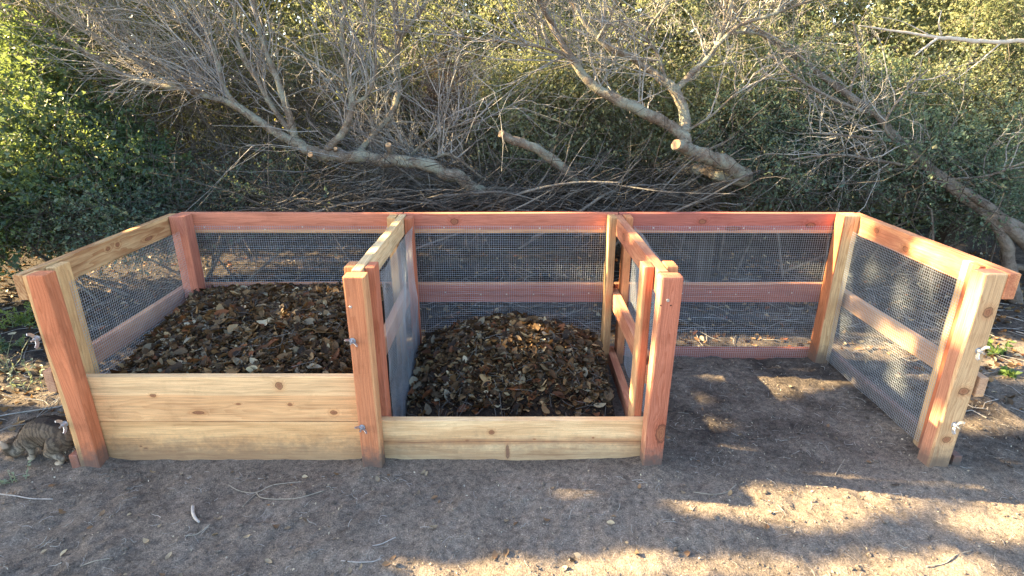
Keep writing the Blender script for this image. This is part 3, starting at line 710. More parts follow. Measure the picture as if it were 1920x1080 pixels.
def twig_obj(name, sets, mat, parent):
    Vs, Fs, o = [], [], 0
    for P, Rr in sets:
        k = open_mask(P[:, P.shape[1] // 2]) & open_mask(P[:, -1]) & open_mask(P[:, P.shape[1] // 4])
        P, Rr = P[k], Rr[k]
        V, Fq = tubes(P, Rr, 3); Vs.append(V); Fs.append(Fq + o); o += len(V)
    me = np_mesh(name, np.vstack(Vs), np.vstack(Fs), True)
    ob = link(name, me, mat, parent, (0, 0, 0)); ob['kind'] = 'stuff'; return ob
def along(polys, n, t0=0.0, t1=1.0):
    """n random start points spread over several limbs, with tangents"""
    lens = np.array([np.sum(np.linalg.norm(np.diff(p, axis=0), axis=1)) for p in polys]); pr = lens / lens.sum()
    pick = rng.choice(len(polys), n, p=pr); pts = np.empty((n, 3)); tg = np.empty((n, 3))
    for k, p in enumerate(polys):
        s = np.where(pick == k)[0]
        if not len(s): continue
        q = catmull(p, 60); t = rng.uniform(t0, t1, len(s)) * 58; i = t.astype(int)
        pts[s] = q[i]; tg[s] = unit(q[i + 1] - q[i])
    return pts, tg

# ---- left tree: low limb arching out from behind the bin, bare grey tops
T1 = empty('bare_tree', at(960, 395, 2.3) * np.array([1, 1, 0]), 'bare grey tree whose low limb arches leftward above the left bay', 'tree')
A, _ = limb(T1, [(1010, 420, 2.5, .050), (955, 385, 2.1, .046), (905, 360, 1.9, .043), (850, 330, 1.88, .042), (790, 306, 1.9, .042), (700, 298, 1.95, .042), (612, 290, 2.0, .040), (560, 268, 2.02, .036), (500, 236, 2.06, .031), (445, 200, 2.1, .027), (400, 182, 2.15, .023), (340, 166, 2.2, .020), (250, 148, 2.25, .016), (160, 100, 2.3, .012), (70, 35, 2.35, .009), (10, -20, 2.4, .006)], name='trunk')
L1 = [A[8:]]
for pts, cut in [
    ([(553, 262, 2.03, .026), (538, 205, 2.05, .024), (520, 150, 2.08, .021), (503, 105, 2.1, .018), (484, 45, 2.14, .015), (470, -30, 2.2, .011)], 0),
    ([(545, 245, 2.03, .020), (517, 210, 2.08, .019), (482, 150, 2.12, .017), (455, 105, 2.15, .014), (440, 40, 2.2, .011), (445, -40, 2.25, .008)], 0),
    ([(612, 284, 2.0, .026), (645, 245, 1.98, .024), (658, 210, 1.98, .021), (660, 180, 2.0, .020), (652, 125, 2.04, .017), (641, 72, 2.08, .015), (648, 0, 2.12, .012), (655, -60, 2.2, .009)], 0),
    ([(668, 292, 2.06, .022), (700, 252, 2.12, .021), (736, 208, 2.2, .020), (748, 165, 2.25, .018), (746, 110, 2.3, .016), (752, 70, 2.3, .014), (790, 20, 2.35, .012), (815, -40, 2.4, .009)], 0),
    ([(752, 72, 2.3, .012), (742, 30, 2.3, .010), (745, -40, 2.35, .008)], 0),
    ([(658, 198, 1.99, .013), (690, 175, 2.0, .011), (705, 120, 2.05, .009), (700, 40, 2.1, .007), (720, -30, 2.1, .005)], 0),
    ([(800, 303, 2.0, .012), (845, 290, 1.98, .011), (905, 335, 1.95, .008)], 0),
    ([(770, 290, 2.05, .010), (800, 265, 2.0, .010), (843, 240, 2.0, .008), (900, 225, 2.0, .006)], 0),
    ([(1000, 420, 2.6, .036), (905, 372, 2.3, .034), (830, 345, 2.2, .032), (750, 318, 2.1, .028)], 0),
    ([(445, 200, 2.1, .018), (420, 160, 2.15, .017), (395, 80, 2.2, .014), (360, 55, 2.25, .012), (290, 20, 2.3, .010), (230, -20, 2.35, .007)], 0),
    ([(340, 166, 2.2, .012), (260, 120, 2.2, .010), (180, 70, 2.3, .008), (90, 20, 2.3, .006)], 0),
    ([(590, 296, 1.99, .020), (582, 290, 1.94, .019)], 1), ([(735, 292, 2.0, .022), (728, 272, 1.94, .020)], 1), ([(628, 286, 1.99, .012), (629, 279, 1.95, .012)], 1)]:
    P, _ = limb(T1, pts, cut=bool(cut))
    if not cut: L1.append(P)
st, tg = along(L1, 300, .15, .98)
d = tg * .7 + rng.normal(size=tg.shape) * .35 + np.array([-.35, 0.30, .75])
W1 = grow(st, d, rng.uniform(.35, 1.1, 300), rng.uniform(.004, .008, 300), 9, .19, (-.3, 0, .5), .06)
st, tg = along(L1[-3:-1] + [L1[0]], 260, .1, 1.0)
d = tg * .9 + rng.normal(size=tg.shape) * .25 + np.array([-.55, 0.28, .45])
W1b = grow(st, d, rng.uniform(.4, 1.2, 260), rng.uniform(.0035, .007, 260), 9, .15, (-.5, 0, .4), .06)
W2 = sub_twigs(W1[0], 6, .6, .0032, .6, 5, .2); W2b = sub_twigs(W1b[0], 6, .6, .0030, .5, 5, .17)
W3 = sub_twigs(W2[0][::3], 3, .6, .0018, .5, 4, .15); W3b = sub_twigs(W2b[0][::3], 3, .6, .0018, .45, 4, .15)
twig_obj('twigs', [W1, W1b, W2, W2b, W3, W3b], M_TWIG, T1)

n = 420
st = np.array([at(a, b, c) for a, b, c in zip(rng.normal(835, 32, n), rng.normal(165, 38, n), rng.uniform(2.25, 2.5, n))])
W1 = grow(st, rng.normal(size=(n, 3)), rng.uniform(.08, .25, n), rng.uniform(.0012, .0025, n), 5, .35)
twig_obj('dead_spray', [W1, sub_twigs(W1[0], 3, .6, .0014, .7, 4, .3)], bark_mat('dead_brown', (0.10, 0.070, 0.058), (0.22, 0.155, 0.130), (0.2, 0.16, 0.13), .2, 8), T1)

# ---- right tree with the sawn stub
T2 = empty('forked_tree', at(1420, 395, 2.9) * np.array([1, 1, 0]), 'leaning forked tree with sawn stub above the right bay', 'tree')
P, _ = limb(T2, [(1385, 400, 3.1, .060), (1388, 352, 2.8, .058), (1396, 334, 2.3, .056), (1393, 326, 2.0, .053), (1345, 303, 1.88, .051), (1294, 282, 1.88, .047), (1283, 255, 1.92, .043), (1283, 225, 2.0, .038), (1265, 172, 2.05, .033), (1238, 146, 2.08, .029), (1190, 114, 2.12, .025), (1130, 78, 2.15, .023), (1090, 32, 2.2, .019), (1050, -30, 2.25, .014)], name='trunk')
L2 = [P[8:]]
limb(T2, [(1400, 380, 3.0, .05), (1402, 345, 2.3, .046), (1392, 338, 2.05, .044), (1345, 328, 1.98, .042), (1300, 318, 2.1, .036), (1260, 322, 2.4, .03)])
for pts, cut in [
    ([(1284, 262, 1.94, .038), (1245, 228, 1.95, .038), (1200, 208, 1.95, .037), (1160, 190, 1.96, .036), (1112, 160, 2.0, .031), (1082, 122, 2.02, .026), (1052, 80, 2.05, .022), (1028, 35, 2.1, .021), (1000, -30, 2.15, .016)], 0),
    ([(1264, 170, 2.05, .024), (1300, 135, 2.06, .021), (1332, 104, 2.08, .018), (1352, 62, 2.1, .015), (1368, 20, 2.12, .013), (1376, -30, 2.15, .010)], 0),
    ([(1332, 100, 2.08, .014), (1380, 52, 2.05, .012), (1440, 30, 2.0, .010), (1500, 8, 2.0, .008), (1560, -15, 2.0, .006)], 0),
    ([(1130, 170, 2.5, .026), (1129, 110, 2.5, .022), (1130, 50, 2.55, .02), (1140, -40, 2.6, .016)], 0),
    ([(1250, 155, 2.06, .012), (1235, 105, 2.1, .011), (1212, 65, 2.15, .010), (1240, 20, 2.2, .008), (1280, -30, 2.2, .006)], 0),
    ([(1082, 120, 2.02, .010), (1040, 95, 1.98, .009), (960, 80, 1.95, .007), (860, 70, 1.95, .005)], 0),
    ([(1040, 50, 2.08, .014), (1020, 20, 2.0, .012), (1035, -20, 2.0, .01)], 0),
    ([(1120, 75, 2.15, .012), (1140, 40, 2.1, .010), (1160, -20, 2.1, .008)], 0),
    ([(1352, 66, 2.1, .010), (1400, 60, 2.15, .009), (1450, 75, 2.2, .007), (1490, 110, 2.2, .005)], 0),
    ([(1280, 250, 1.96, .009), (1330, 220, 1.92, .008), (1375, 180, 1.9, .006), (1400, 165, 1.9, .004)], 0),
    ([(1312, 292, 1.88, .034), (1290, 282, 1.83, .036), (1268, 271, 1.74, .034)], 1)]:
    P, _ = limb(T2, pts, cut=bool(cut))
    if not cut: L2.append(P)
st, tg = along(L2, 130, .2, 1.0)
d = tg * .6 + rng.normal(size=tg.shape) * np.array([.55, .3, .55]) + np.array([0, .35, .45])
W1 = grow(st, d, rng.uniform(.3, .9, 130), rng.uniform(.0035, .007, 130), 9, .2, (0, 0, .4), .04)
st, tg = along(L2[5:7], 45, .0, 1.0)
d = rng.normal(size=tg.shape) * .25 + np.array([-.8, -.1, .15])
W1c = grow(st, d, rng.uniform(.5, 1.2, 45), rng.uniform(.0035, .006, 45), 9, .1)
W2 = sub_twigs(W1[0], 8, .55, .0026, .6, 7, .2); W2c = sub_twigs(W1c[0], 8, .5, .0024, .4, 7, .14)
W3 = sub_twigs(W2[0][::2], 3, .6, .0016, .6, 5, .2)
twig_obj('twigs', [W1, W1c, W2, W2c, W3], M_TWIG, T2)

# ---- right: slanting twisted trunk
T3 = empty('slanting_tree', at(1915, 640, 2.0) * np.array([1, 1, 0]), 'slender twisted tree slanting up leftward behind the right end panel', 'tree')
P, _ = limb(T3, [(1990, 520, 1.9, .05), (1925, 455, 1.92, .046), (1860, 405, 1.95, .044), (1800, 362, 2.0, .040), (1745, 318, 2.05, .036), (1690, 268, 2.1, .031), (1640, 215, 2.15, .028), (1590, 178, 2.2, .025), (1520, 125, 2.25, .021), (1450, 78, 2.3, .017), (1390, 30, 2.35, .013), (1340, -30, 2.4, .009)], M_BARKG, 'trunk')
L3 = [P[3:]]
limb(T3, [(1925, 640, 2.05, .050), (1902, 560, 2.0, .046), (1893, 495, 1.96, .042), (1880, 445, 1.94, .038), (1850, 400, 1.95, .032), (1815, 365, 2.0, .02)], M_BARKG)
limb(T3, [(1990, 440, 1.95, .036), (1920, 430, 1.95, .032), (1850, 385, 1.93, .028), (1790, 345, 2.0, .022), (1740, 305, 2.06, .016)], M_BARKG)
limb(T3, [(1990, 490, 2.0, .030), (1900, 500, 2.0, .026), (1880, 470, 1.98, .02)], M_BARKG)
for pts in ([(1640, 216, 2.15, .014), (1570, 190, 2.1, .012), (1500, 150, 2.1, .010), (1440, 100, 2.15, .007)], [(1745, 318, 2.05, .012), (1640, 300, 2.0, .010), (1560, 290, 1.95, .008), (1480, 300, 1.9, .005)], [(1690, 268, 2.1, .010), (1600, 255, 2.0, .008), (1520, 250, 1.95, .005)],
            [(1780, 335, 2.0, .010), (1850, 330, 1.95, .009), (1930, 300, 1.9, .007)], [(1590, 178, 2.2, .010), (1610, 110, 2.2, .008), (1600, 40, 2.2, .006)], [(1700, 280, 2.1, .01), (1660, 240, 2.0, .009), (1690, 180, 2.0, .007), (1740, 130, 2.0, .005)]):
    P, _ = limb(T3, pts, M_BARKG); L3.append(P)
st, tg = along(L3, 120, .1, 1.0)
d = tg * .4 + rng.normal(size=tg.shape) * np.array([.7, .3, .7]) + np.array([-.2, .35, .05])
W1 = grow(st, d, rng.uniform(.25, .75, 120), rng.uniform(.003, .006, 120), 8, .24, (0, 0, -.2), .05)
W2 = sub_twigs(W1[0], 7, .5, .0024, .7, 6, .22)
twig_obj('twigs', [W1, W2], M_TWIG, T3)

# ---- far right: bleached dead branch
T4 = empty('dead_tree', at(2150, 400, 3.2) * np.array([1, 1, 0]), 'bleached dead branch reaching across the sunlit foliage at upper right', 'tree')
P, _ = limb(T4, [(2150, 330, 3.0, .0310), (2080, 150, 2.7, .0211), (1990, 82, 2.5, .0161), (1920, 76, 2.4, .0149), (1860, 79, 2.35, .0136), (1800, 74, 2.3, .0149), (1745, 68, 2.3, .0112), (1690, 60, 2.3, .0081), (1640, 52, 2.3, .0056), (1610, 48, 2.3, .0031)], simple_mat('bleached_wood', (0.52, 0.46, 0.38), .8, 0, 30, .25), 'trunk')
MBL = bpy.data.materials['bleached_wood']
for pts in ([(1760, 70, 2.3, .0099), (1735, 88, 2.25, .0074), (1715, 105, 2.2, .0050)], [(1765, 66, 2.3, .0062), (1760, 45, 2.25, .0050), (1765, 20, 2.25, .0031)], [(1740, 64, 2.3, .0037), (1690, 40, 2.3, .0025), (1640, 30, 2.3, .0019)], [(1880, 78, 2.36, .0050), (1830, 120, 2.3, .0037), (1790, 150, 2.3, .0025)]):
    limb(T4, pts, MBL)

# ---- sawn log in the brush and the brush pile of dead branches
LOG = empty('sawn_log', at(1000, 290, 1.85) * np.array([1, 1, 0]), 'short mossy sawn log lying on the brush pile behind the middle bay', 'log')
P, _ = limb(LOG, [(1085, 345, 1.98, .032), (1055, 316, 1.92, .034), (1020, 290, 1.86, .034), (985, 270, 1.82, .031), (955, 260, 1.8, .027), (940, 251, 1.76, .024)], name='trunk', cut=True)
BR = empty('brush_pile', (0.5, 1.75, 0), 'pile of dead grey branches and twigs heaped behind the bin', 'brush pile')
bl = []
for k in range(46):
    u = rng.uniform(); pxx = rng.uniform(640, 1330); pyy = rng.uniform(325, 394) if 980 < pxx < 1250 else rng.uniform(374, 398)
    Y = rng.uniform(1.65, 2.2); c = at(pxx, pyy, Y); a = rng.normal(0.12, .32) + (0.25 if pxx > 1000 else -.05)
    L = rng.uniform(.5, 1.3); dx = np.array([math.cos(a), rng.normal(0, .2), math.sin(a)])
    sag = rng.uniform(-.12, .12)
    pts = [c - dx * L * .5, c - dx * L * .17 + np.array([0, 0, sag]) * .8 + rng.normal(0, .02, 3), c + dx * L * .17 + np.array([0, 0, sag]) + rng.normal(0, .02, 3), c + dx * L * .5]
    r0 = rng.uniform(.004, .011); me = limb_mesh('branch', pts, [r0, r0 * .9, r0 * .7, r0 * .35], 7, step=.05)
    link('branch', me, M_TWIGD if k % 3 else M_BARKG, BR, (0, 0, 0)); bl.append(np.array(pts))
n = 900
pxx = rng.uniform(480, 1290, n); pyy = 398 - np.abs(rng.normal(0, 26, n)) * np.clip((pxx - 500) / 450, .4, 1.2); Y = rng.uniform(1.7, 2.4, n)
st = np.array([at(a, b, c) for a, b, c in zip(pxx, pyy, Y)]); aa = rng.normal(.2, .5, n) + np.pi * (rng.uniform(size=n) < .4)
d = np.stack([np.cos(aa), rng.normal(0, .25, n), np.sin(aa) * .8], -1)
W1 = grow(st, d, rng.uniform(.2, .75, n), rng.uniform(.0022, .006, n), 8, .16)
W2 = sub_twigs(W1[0], 4, .5, .002, .5, 5, .2)
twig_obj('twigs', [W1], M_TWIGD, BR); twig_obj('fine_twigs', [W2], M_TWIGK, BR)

# ---- tangle of dry undergrowth under the trees (nobody could count it)
n = 1500
pxx = np.concatenate([rng.uniform(150, 800, n * 2 // 3), rng.uniform(-60, 1980, n - n * 2 // 3)]); pyy = rng.uniform(140, 400, n); Y = rng.uniform(2.3, 3.1, n)
st = np.array([at(a, b, c) for a, b, c in zip(pxx, pyy, Y)]); st = st[st[:, 2] > 0.03]; n = len(st)
d = rng.normal(size=(n, 3)) * np.array([.8, .4, .6]) + np.array([-.3, 0, .25])
W1 = grow(st, d, rng.uniform(.25, .8, n), rng.uniform(.002, .005, n), 7, .24)
W2 = sub_twigs(W1[0], 3, .5, .0017, .6, 4, .25)
for w in (W1, W2): w[0][..., 2] = np.maximum(w[0][..., 2], .01)
o = twig_obj('dry_undergrowth', [W1, W2], M_TWIGD, None); tag(o, 'tangle of dry dark twigs filling the space under the trees', 'undergrowth', None, 'stuff')
n = 2600
pxx = np.concatenate([rng.uniform(-60, 1980, n - 700), rng.uniform(-60, 740, 700)]); pyy = np.concatenate([rng.uniform(300, 405, n - 700), rng.uniform(395, 470, 700)]); Y = np.concatenate([rng.uniform(1.7, 2.8, n - 700), rng.uniform(1.6, 2.3, 700)])
st = np.array([at(a, b, c) for a, b, c in zip(pxx, pyy, Y)]); n = len(st)
d = rng.normal(size=(n, 3)) * np.array([1, .4, .5])
W1 = grow(st, d, rng.uniform(.2, .6, n), rng.uniform(.0018, .004, n), 5, .28)
W1[0][..., 2] = np.maximum(W1[0][..., 2], .01)
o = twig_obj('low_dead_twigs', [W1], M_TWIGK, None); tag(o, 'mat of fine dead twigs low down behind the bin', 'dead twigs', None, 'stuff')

# ---- foliage
GREEN = leaf_mat('leaf_green', [(0.035, 0.070, 0.035), (0.075, 0.13, 0.055), (0.045, 0.085, 0.05), (0.16, 0.22, 0.07), (0.06, 0.10, 0.06), (0.10, 0.15, 0.09)], .36, (0.36, 0.46, 0.10), .4, 1.2, .5)
OLIVE = leaf_mat('leaf_olive', [(0.085, 0.120, 0.068), (0.150, 0.185, 0.100), (0.105, 0.140, 0.085), (0.24, 0.26, 0.13), (0.12, 0.165, 0.105), (0.27, 0.26, 0.15), (0.17, 0.14, 0.09)], .34, (0.48, 0.52, 0.20))
TEAL = leaf_mat('leaf_teal', [(0.055, 0.100, 0.068), (0.095, 0.150, 0.100), (0.065, 0.115, 0.080), (0.14, 0.19, 0.12), (0.16, 0.16, 0.09)], .34, (0.36, 0.44, 0.16))
def shrub(name, label, cat, boxes, mat, base, leaf=.024, lw=.0065, group=None, n_leaf=12, sl=.20, droop=.15, stem=5):
    root = empty(name, base, label, cat, group)
    Vs, Fs, tws, o = [], [], [], 0
    for (px0, px1, py0, py1, Y0, Y1, nb, ns, rr) in boxes:
        for _ in range(nb):
            c = at(rng.uniform(px0, px1), rng.uniform(py0, py1), rng.uniform(Y0, Y1))
            rad = rr * rng.uniform(.6, 1.35); m = max(4, int(ns * 1.9 * (rad / rr) ** 2))
            dd = unit(rng.normal(size=(m, 3)) * np.array([1, .9, .8]) + np.array([0, -.25, .25]))
            C = c + dd * rad * rng.uniform(.25, 1.0, (m, 1)) ** .6
            C[:, 2] = np.maximum(C[:, 2], .05)
            V, Fq, tw = sprigs(C, dd + rng.normal(size=(m, 3)) * .5, n_leaf, sl, leaf, lw, droop)
            Vs.append(V); Fs.append(Fq + o); o += len(V); tws.append(tw)
    ob = link('crown', np_mesh('crown', np.vstack(Vs), np.vstack(Fs)), mat, root, (0, 0, 0)); ob['kind'] = 'stuff'
    tw = np.vstack(tws)[::3, ::3]; twig_obj('twigs', [(tw, np.full(tw.shape[:2], .0018) * np.linspace(1.2, .5, 2))], M_TWIGD, root)
    # stems from the ground up into the crown
    for k in range(stem):
        b0 = boxes[rng.integers(len(boxes))]; tip = at(rng.uniform(b0[0], b0[1]), rng.uniform(b0[2], b0[3]), rng.uniform(b0[4], b0[5]))
        g = np.array([base[0] + rng.normal(0, .25), base[1] + rng.normal(0, .15), 0.0]); mid = (g + tip) / 2 + rng.normal(0, .12, 3)
        link('stem', limb_mesh('stem', [g, mid, tip], [.011, .008, .004], 8, step=.06), M_BARKG, root, (0, 0, 0))
    return root
shrub('leafy_shrub', 'bright green small leaved shrub at far left, sunlit on its left side', 'shrub',
      [(-80, 120, 130, 420, 1.9, 2.5, 30, 46, .20), (80, 300, 200, 420, 2.0, 2.5, 26, 40, .17), (-80, 150, 330, 470, 1.75, 2.1, 12, 40, .16), (-80, 100, 60, 160, 2.2, 2.6, 8, 36, .2)], GREEN, (-3.3, 2.2, 0), .032, .0105)
shrub('leafy_shrub', 'unseen leafy shrub added beyond the left picture edge to shade the ground', 'shrub',
      [(-560, -130, 260, 500, 1.3, 2.3, 26, 26, .30)], GREEN, (-4.7, 1.9, 0), .05, .016)  # added out of view to keep low sun off the ground behind
shrub('leafy_shrub', 'yellow green feathery shrub top between the bare twigs at upper left', 'shrub',
      [(-60, 420, -60, 140, 2.7, 3.3, 26, 36, .22), (100, 700, 60, 260, 3.0, 3.5, 26, 36, .24)], OLIVE, (-2.6, 3.1, 0), .026, .006)
shrub('leafy_shrub', 'olive shrub with yellow sunlit top behind the forked bare limbs at upper middle', 'shrub',
      [(560, 1100, -80, 160, 3.1, 3.9, 52, 38, .24), (700, 1150, 110, 290, 2.6, 3.3, 40, 38, .20)], OLIVE, (-.4, 3.4, 0), .025, .0075)
shrub('leafy_shrub', 'dense olive green shrub behind the right tree fork', 'shrub',
      [(1020, 1500, -80, 180, 2.9, 3.7, 52, 40, .24), (880, 1480, 140, 310, 2.4, 3.1, 62, 42, .20)], OLIVE, (1.2, 3.2, 0), .023, .0075)
shrub('leafy_shrub', 'dark blue green shrub hanging over the right bay and slanting trunk', 'shrub',
      [(1330, 1720, 130, 330, 2.3, 2.9, 46, 42, .20), (1380, 1960, 230, 350, 2.1, 2.6, 34, 40, .17)], TEAL, (2.3, 2.6, 0), .023, .0065, droop=.4)
shrub('leafy_shrub', 'tall sunlit yellow green shrub filling the upper right corner', 'shrub',
      [(1450, 2000, -80, 150, 2.7, 3.5, 60, 42, .24), (1620, 2000, 120, 320, 2.5, 3.1, 40, 42, .21)], leaf_mat('leaf_yellow', [(0.09, 0.125, 0.065), (0.17, 0.20, 0.10), (0.12, 0.15, 0.085), (0.26, 0.25, 0.13), (0.10, 0.14, 0.085), (0.20, 0.22, 0.15)], .36, (0.48, 0.52, 0.20)), (3.2, 3.0, 0), .022, .0075)
shrub('leafy_shrub', 'grey green twiggy shrub low behind the left bay corner', 'shrub',
      [(-80, 330, 380, 470, 1.75, 2.2, 18, 26, .16), (150, 620, 360, 430, 1.75, 2.3, 14, 16, .16), (250, 620, 300, 390, 2.2, 2.7, 16, 24, .16)], TEAL, (-2.4, 2.3, 0), .022, .0065)
shrub('leafy_shrub', 'low green shrub beside the slanting trunk at the right edge', 'shrub',
      [(1700, 2000, 300, 400, 2.0, 2.4, 16, 36, .14)], TEAL, (3.4, 2.3, 0), .022, .0065)

# ---- leaf layer added above the view to darken the brush behind the bin
n = 21000
C = np.stack([rng.uniform(-4.6, 5.2, n), rng.uniform(1.75, 4.4, n), rng.uniform(2.3, 3.1, n)], -1)
C = C[(vnoise(C[:, 0] * 1.6, C[:, 1] * 1.6, 91) > .30) & open_mask(C, .02)]
C = C[(C[:, 2] - 2.22) > .25 * np.clip(2.3 - C[:, 1], 0, 1)]; n = len(C)
V, Fq = leaf_geo(C, rng.normal(size=(n, 3)), unit(rng.normal(size=(n, 3)) + np.array([0, 0, .9])), rng.uniform(.05, .08, n), rng.uniform(.016, .026, n))
o = link('shade_overhang', np_mesh('shade_overhang', V, Fq), OLIVE); tag(o, 'added layer of leaves above the view that shades the brush', 'hedge', None, 'stuff')
# ---- the wood behind: one dark mass of larger leaves that closes the view
n = 120000
C = np.stack([rng.uniform(-8, 8.5, n), rng.uniform(3.8, 6.0, n), 4.4 * rng.uniform(0, 1, n) ** 1.35], -1)
lim = 3.5 + 1.0 * fbm(C[:, 0], C[:, 1], .9, 3, 77) * 2
C = C[(C[:, 2] < lim)]; C = C[open_mask(C)]; n = len(C)
V, Fq = leaf_geo(C, rng.normal(size=(n, 3)), unit(rng.normal(size=(n, 3)) + np.array([0, -.4, .6])), rng.uniform(.06, .11, n), rng.uniform(.020, .034, n))
o = link('far_wood', np_mesh('far_wood', V, Fq), leaf_mat('leaf_far', [(0.06, 0.080, 0.042), (0.10, 0.12, 0.06), (0.07, 0.09, 0.055), (0.15, 0.155, 0.075)], .4, (0.48, 0.48, 0.16)))
tag(o, 'dark leafy wood far behind the shrubs', 'wood', None, 'stuff')
n = 26000
C = np.stack([rng.uniform(-9, 10, n), rng.uniform(6.0, 8.0, n), rng.uniform(0, 5.5, n)], -1)
V, Fq = leaf_geo(C, rng.normal(size=(n, 3)), unit(rng.normal(size=(n, 3)) + np.array([0, -.5, .4])), rng.uniform(.16, .26, n), rng.uniform(.06, .09, n))
o = link('far_trees', np_mesh('far_trees', V, Fq), leaf_mat('leaf_farther', [(0.06, 0.075, 0.03), (0.09, 0.10, 0.04), (0.12, 0.12, 0.05)], .4, (0.5, 0.45, 0.08))); tag(o, 'pale leafy trees at the very back of the thicket', 'trees', None, 'stuff')

# ---- shade tree added out of view at left, crown cut to shape the sun patches
def shade_tree(label, base, crowns, n):
    root = empty('added_shade_tree', base, label, 'tree', None)
    C = []
    for (c, r, w) in crowns:
        m = int(n * w); d = unit(rng.normal(size=(m, 3))); q = np.array(c) + d * np.array(r) * rng.uniform(0, 1, (m, 1)) ** .4
        C.append(q)
    C = np.vstack(C)
    t = np.clip((C[:, 1] - 2.0) / S[1], 0, None); zl = C[:, 2] - S[2] * t
    xl = C[:, 0] - S[0] * t
    C = C[~((C[:, 1] > 2.03) & (zl > 1.0) & (xl > -4.3))]; C = C[open_mask(C, .035)]; m = len(C)
    V, Fq = leaf_geo(C, rng.normal(size=(m, 3)), unit(rng.normal(size=(m, 3)) + np.array([0, 0, .8])), rng.uniform(.07, .11, m), rng.uniform(.022, .032, m))
    ob = link('crown', np_mesh('crown', V, Fq), SHADE_LEAF, root, (0, 0, 0)); ob['kind'] = 'stuff'
    b = np.array(base, float); top = np.array(crowns[0][0], float)
    link('trunk', limb_mesh('trunk', [b, b + (top - b) * .35 + np.array([.1, .1, 0]), b + (top - b) * .7 + np.array([-.1, 0, 0]), top], [.17, .14, .11, .06], 14, step=.12), M_BARKG, root, (0, 0, 0))
    for (c, r, w) in crowns[1:]:
        c = np.array(c, float); s = b + (top - b) * .62
        link('limb', limb_mesh('limb', [s, (s + c) / 2 + np.array([0, 0, .2]), c], [.09, .06, .03], 10, step=.12), M_BARKG, root, (0, 0, 0))
SHADE_LEAF = leaf_mat('leaf_shade_tree', [(0.05, 0.08, 0.03), (0.08, 0.11, 0.04), (0.06, 0.09, 0.035)], .3, (0.35, 0.4, 0.08))
shade_tree('added shade tree out of view left of the bin, crown shaped for the sun patches', (-6.6, .9, 0), [((-6.1, 1.0, 3.9), (1.3, 1.9, 1.7), .32), ((-5.4, 1.6, 2.9), (1.2, 1.7, 1.0), .20), ((-6.4, 2.6, 3.6), (1.2, 1.5, 1.3), .20), ((-6.0, .2, 3.2), (1.2, 1.2, 1.3), .16), ((-6.0, 1.6, 5.2), (1.2, 1.6, .8), .12)], 76000)

# ================================================================== weathered fence remains in the dark behind
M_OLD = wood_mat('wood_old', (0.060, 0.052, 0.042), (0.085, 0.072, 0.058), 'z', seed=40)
def lone_timber(name, label, cat, lo, hi, rot=None):
    o = timber(name, lo, hi, M_OLD, .004, parent=None); tag(o, label, cat)
    if rot: o.rotation_euler = rot
    return o
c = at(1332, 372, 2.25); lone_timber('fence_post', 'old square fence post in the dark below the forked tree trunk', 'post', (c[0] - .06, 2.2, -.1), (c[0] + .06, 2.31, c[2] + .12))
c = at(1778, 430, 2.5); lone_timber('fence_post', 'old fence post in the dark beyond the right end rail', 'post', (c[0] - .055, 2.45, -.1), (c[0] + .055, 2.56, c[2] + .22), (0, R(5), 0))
c = at(1295, 372, 2.1); o = lone_timber('loose_plank', 'loose grey plank leaning on the old fence post behind the right bay', 'plank', (c[0] - .28, 2.09, c[2] - .04), (c[0] + .22, 2.115, c[2] + .04), (0, R(-24), 0))

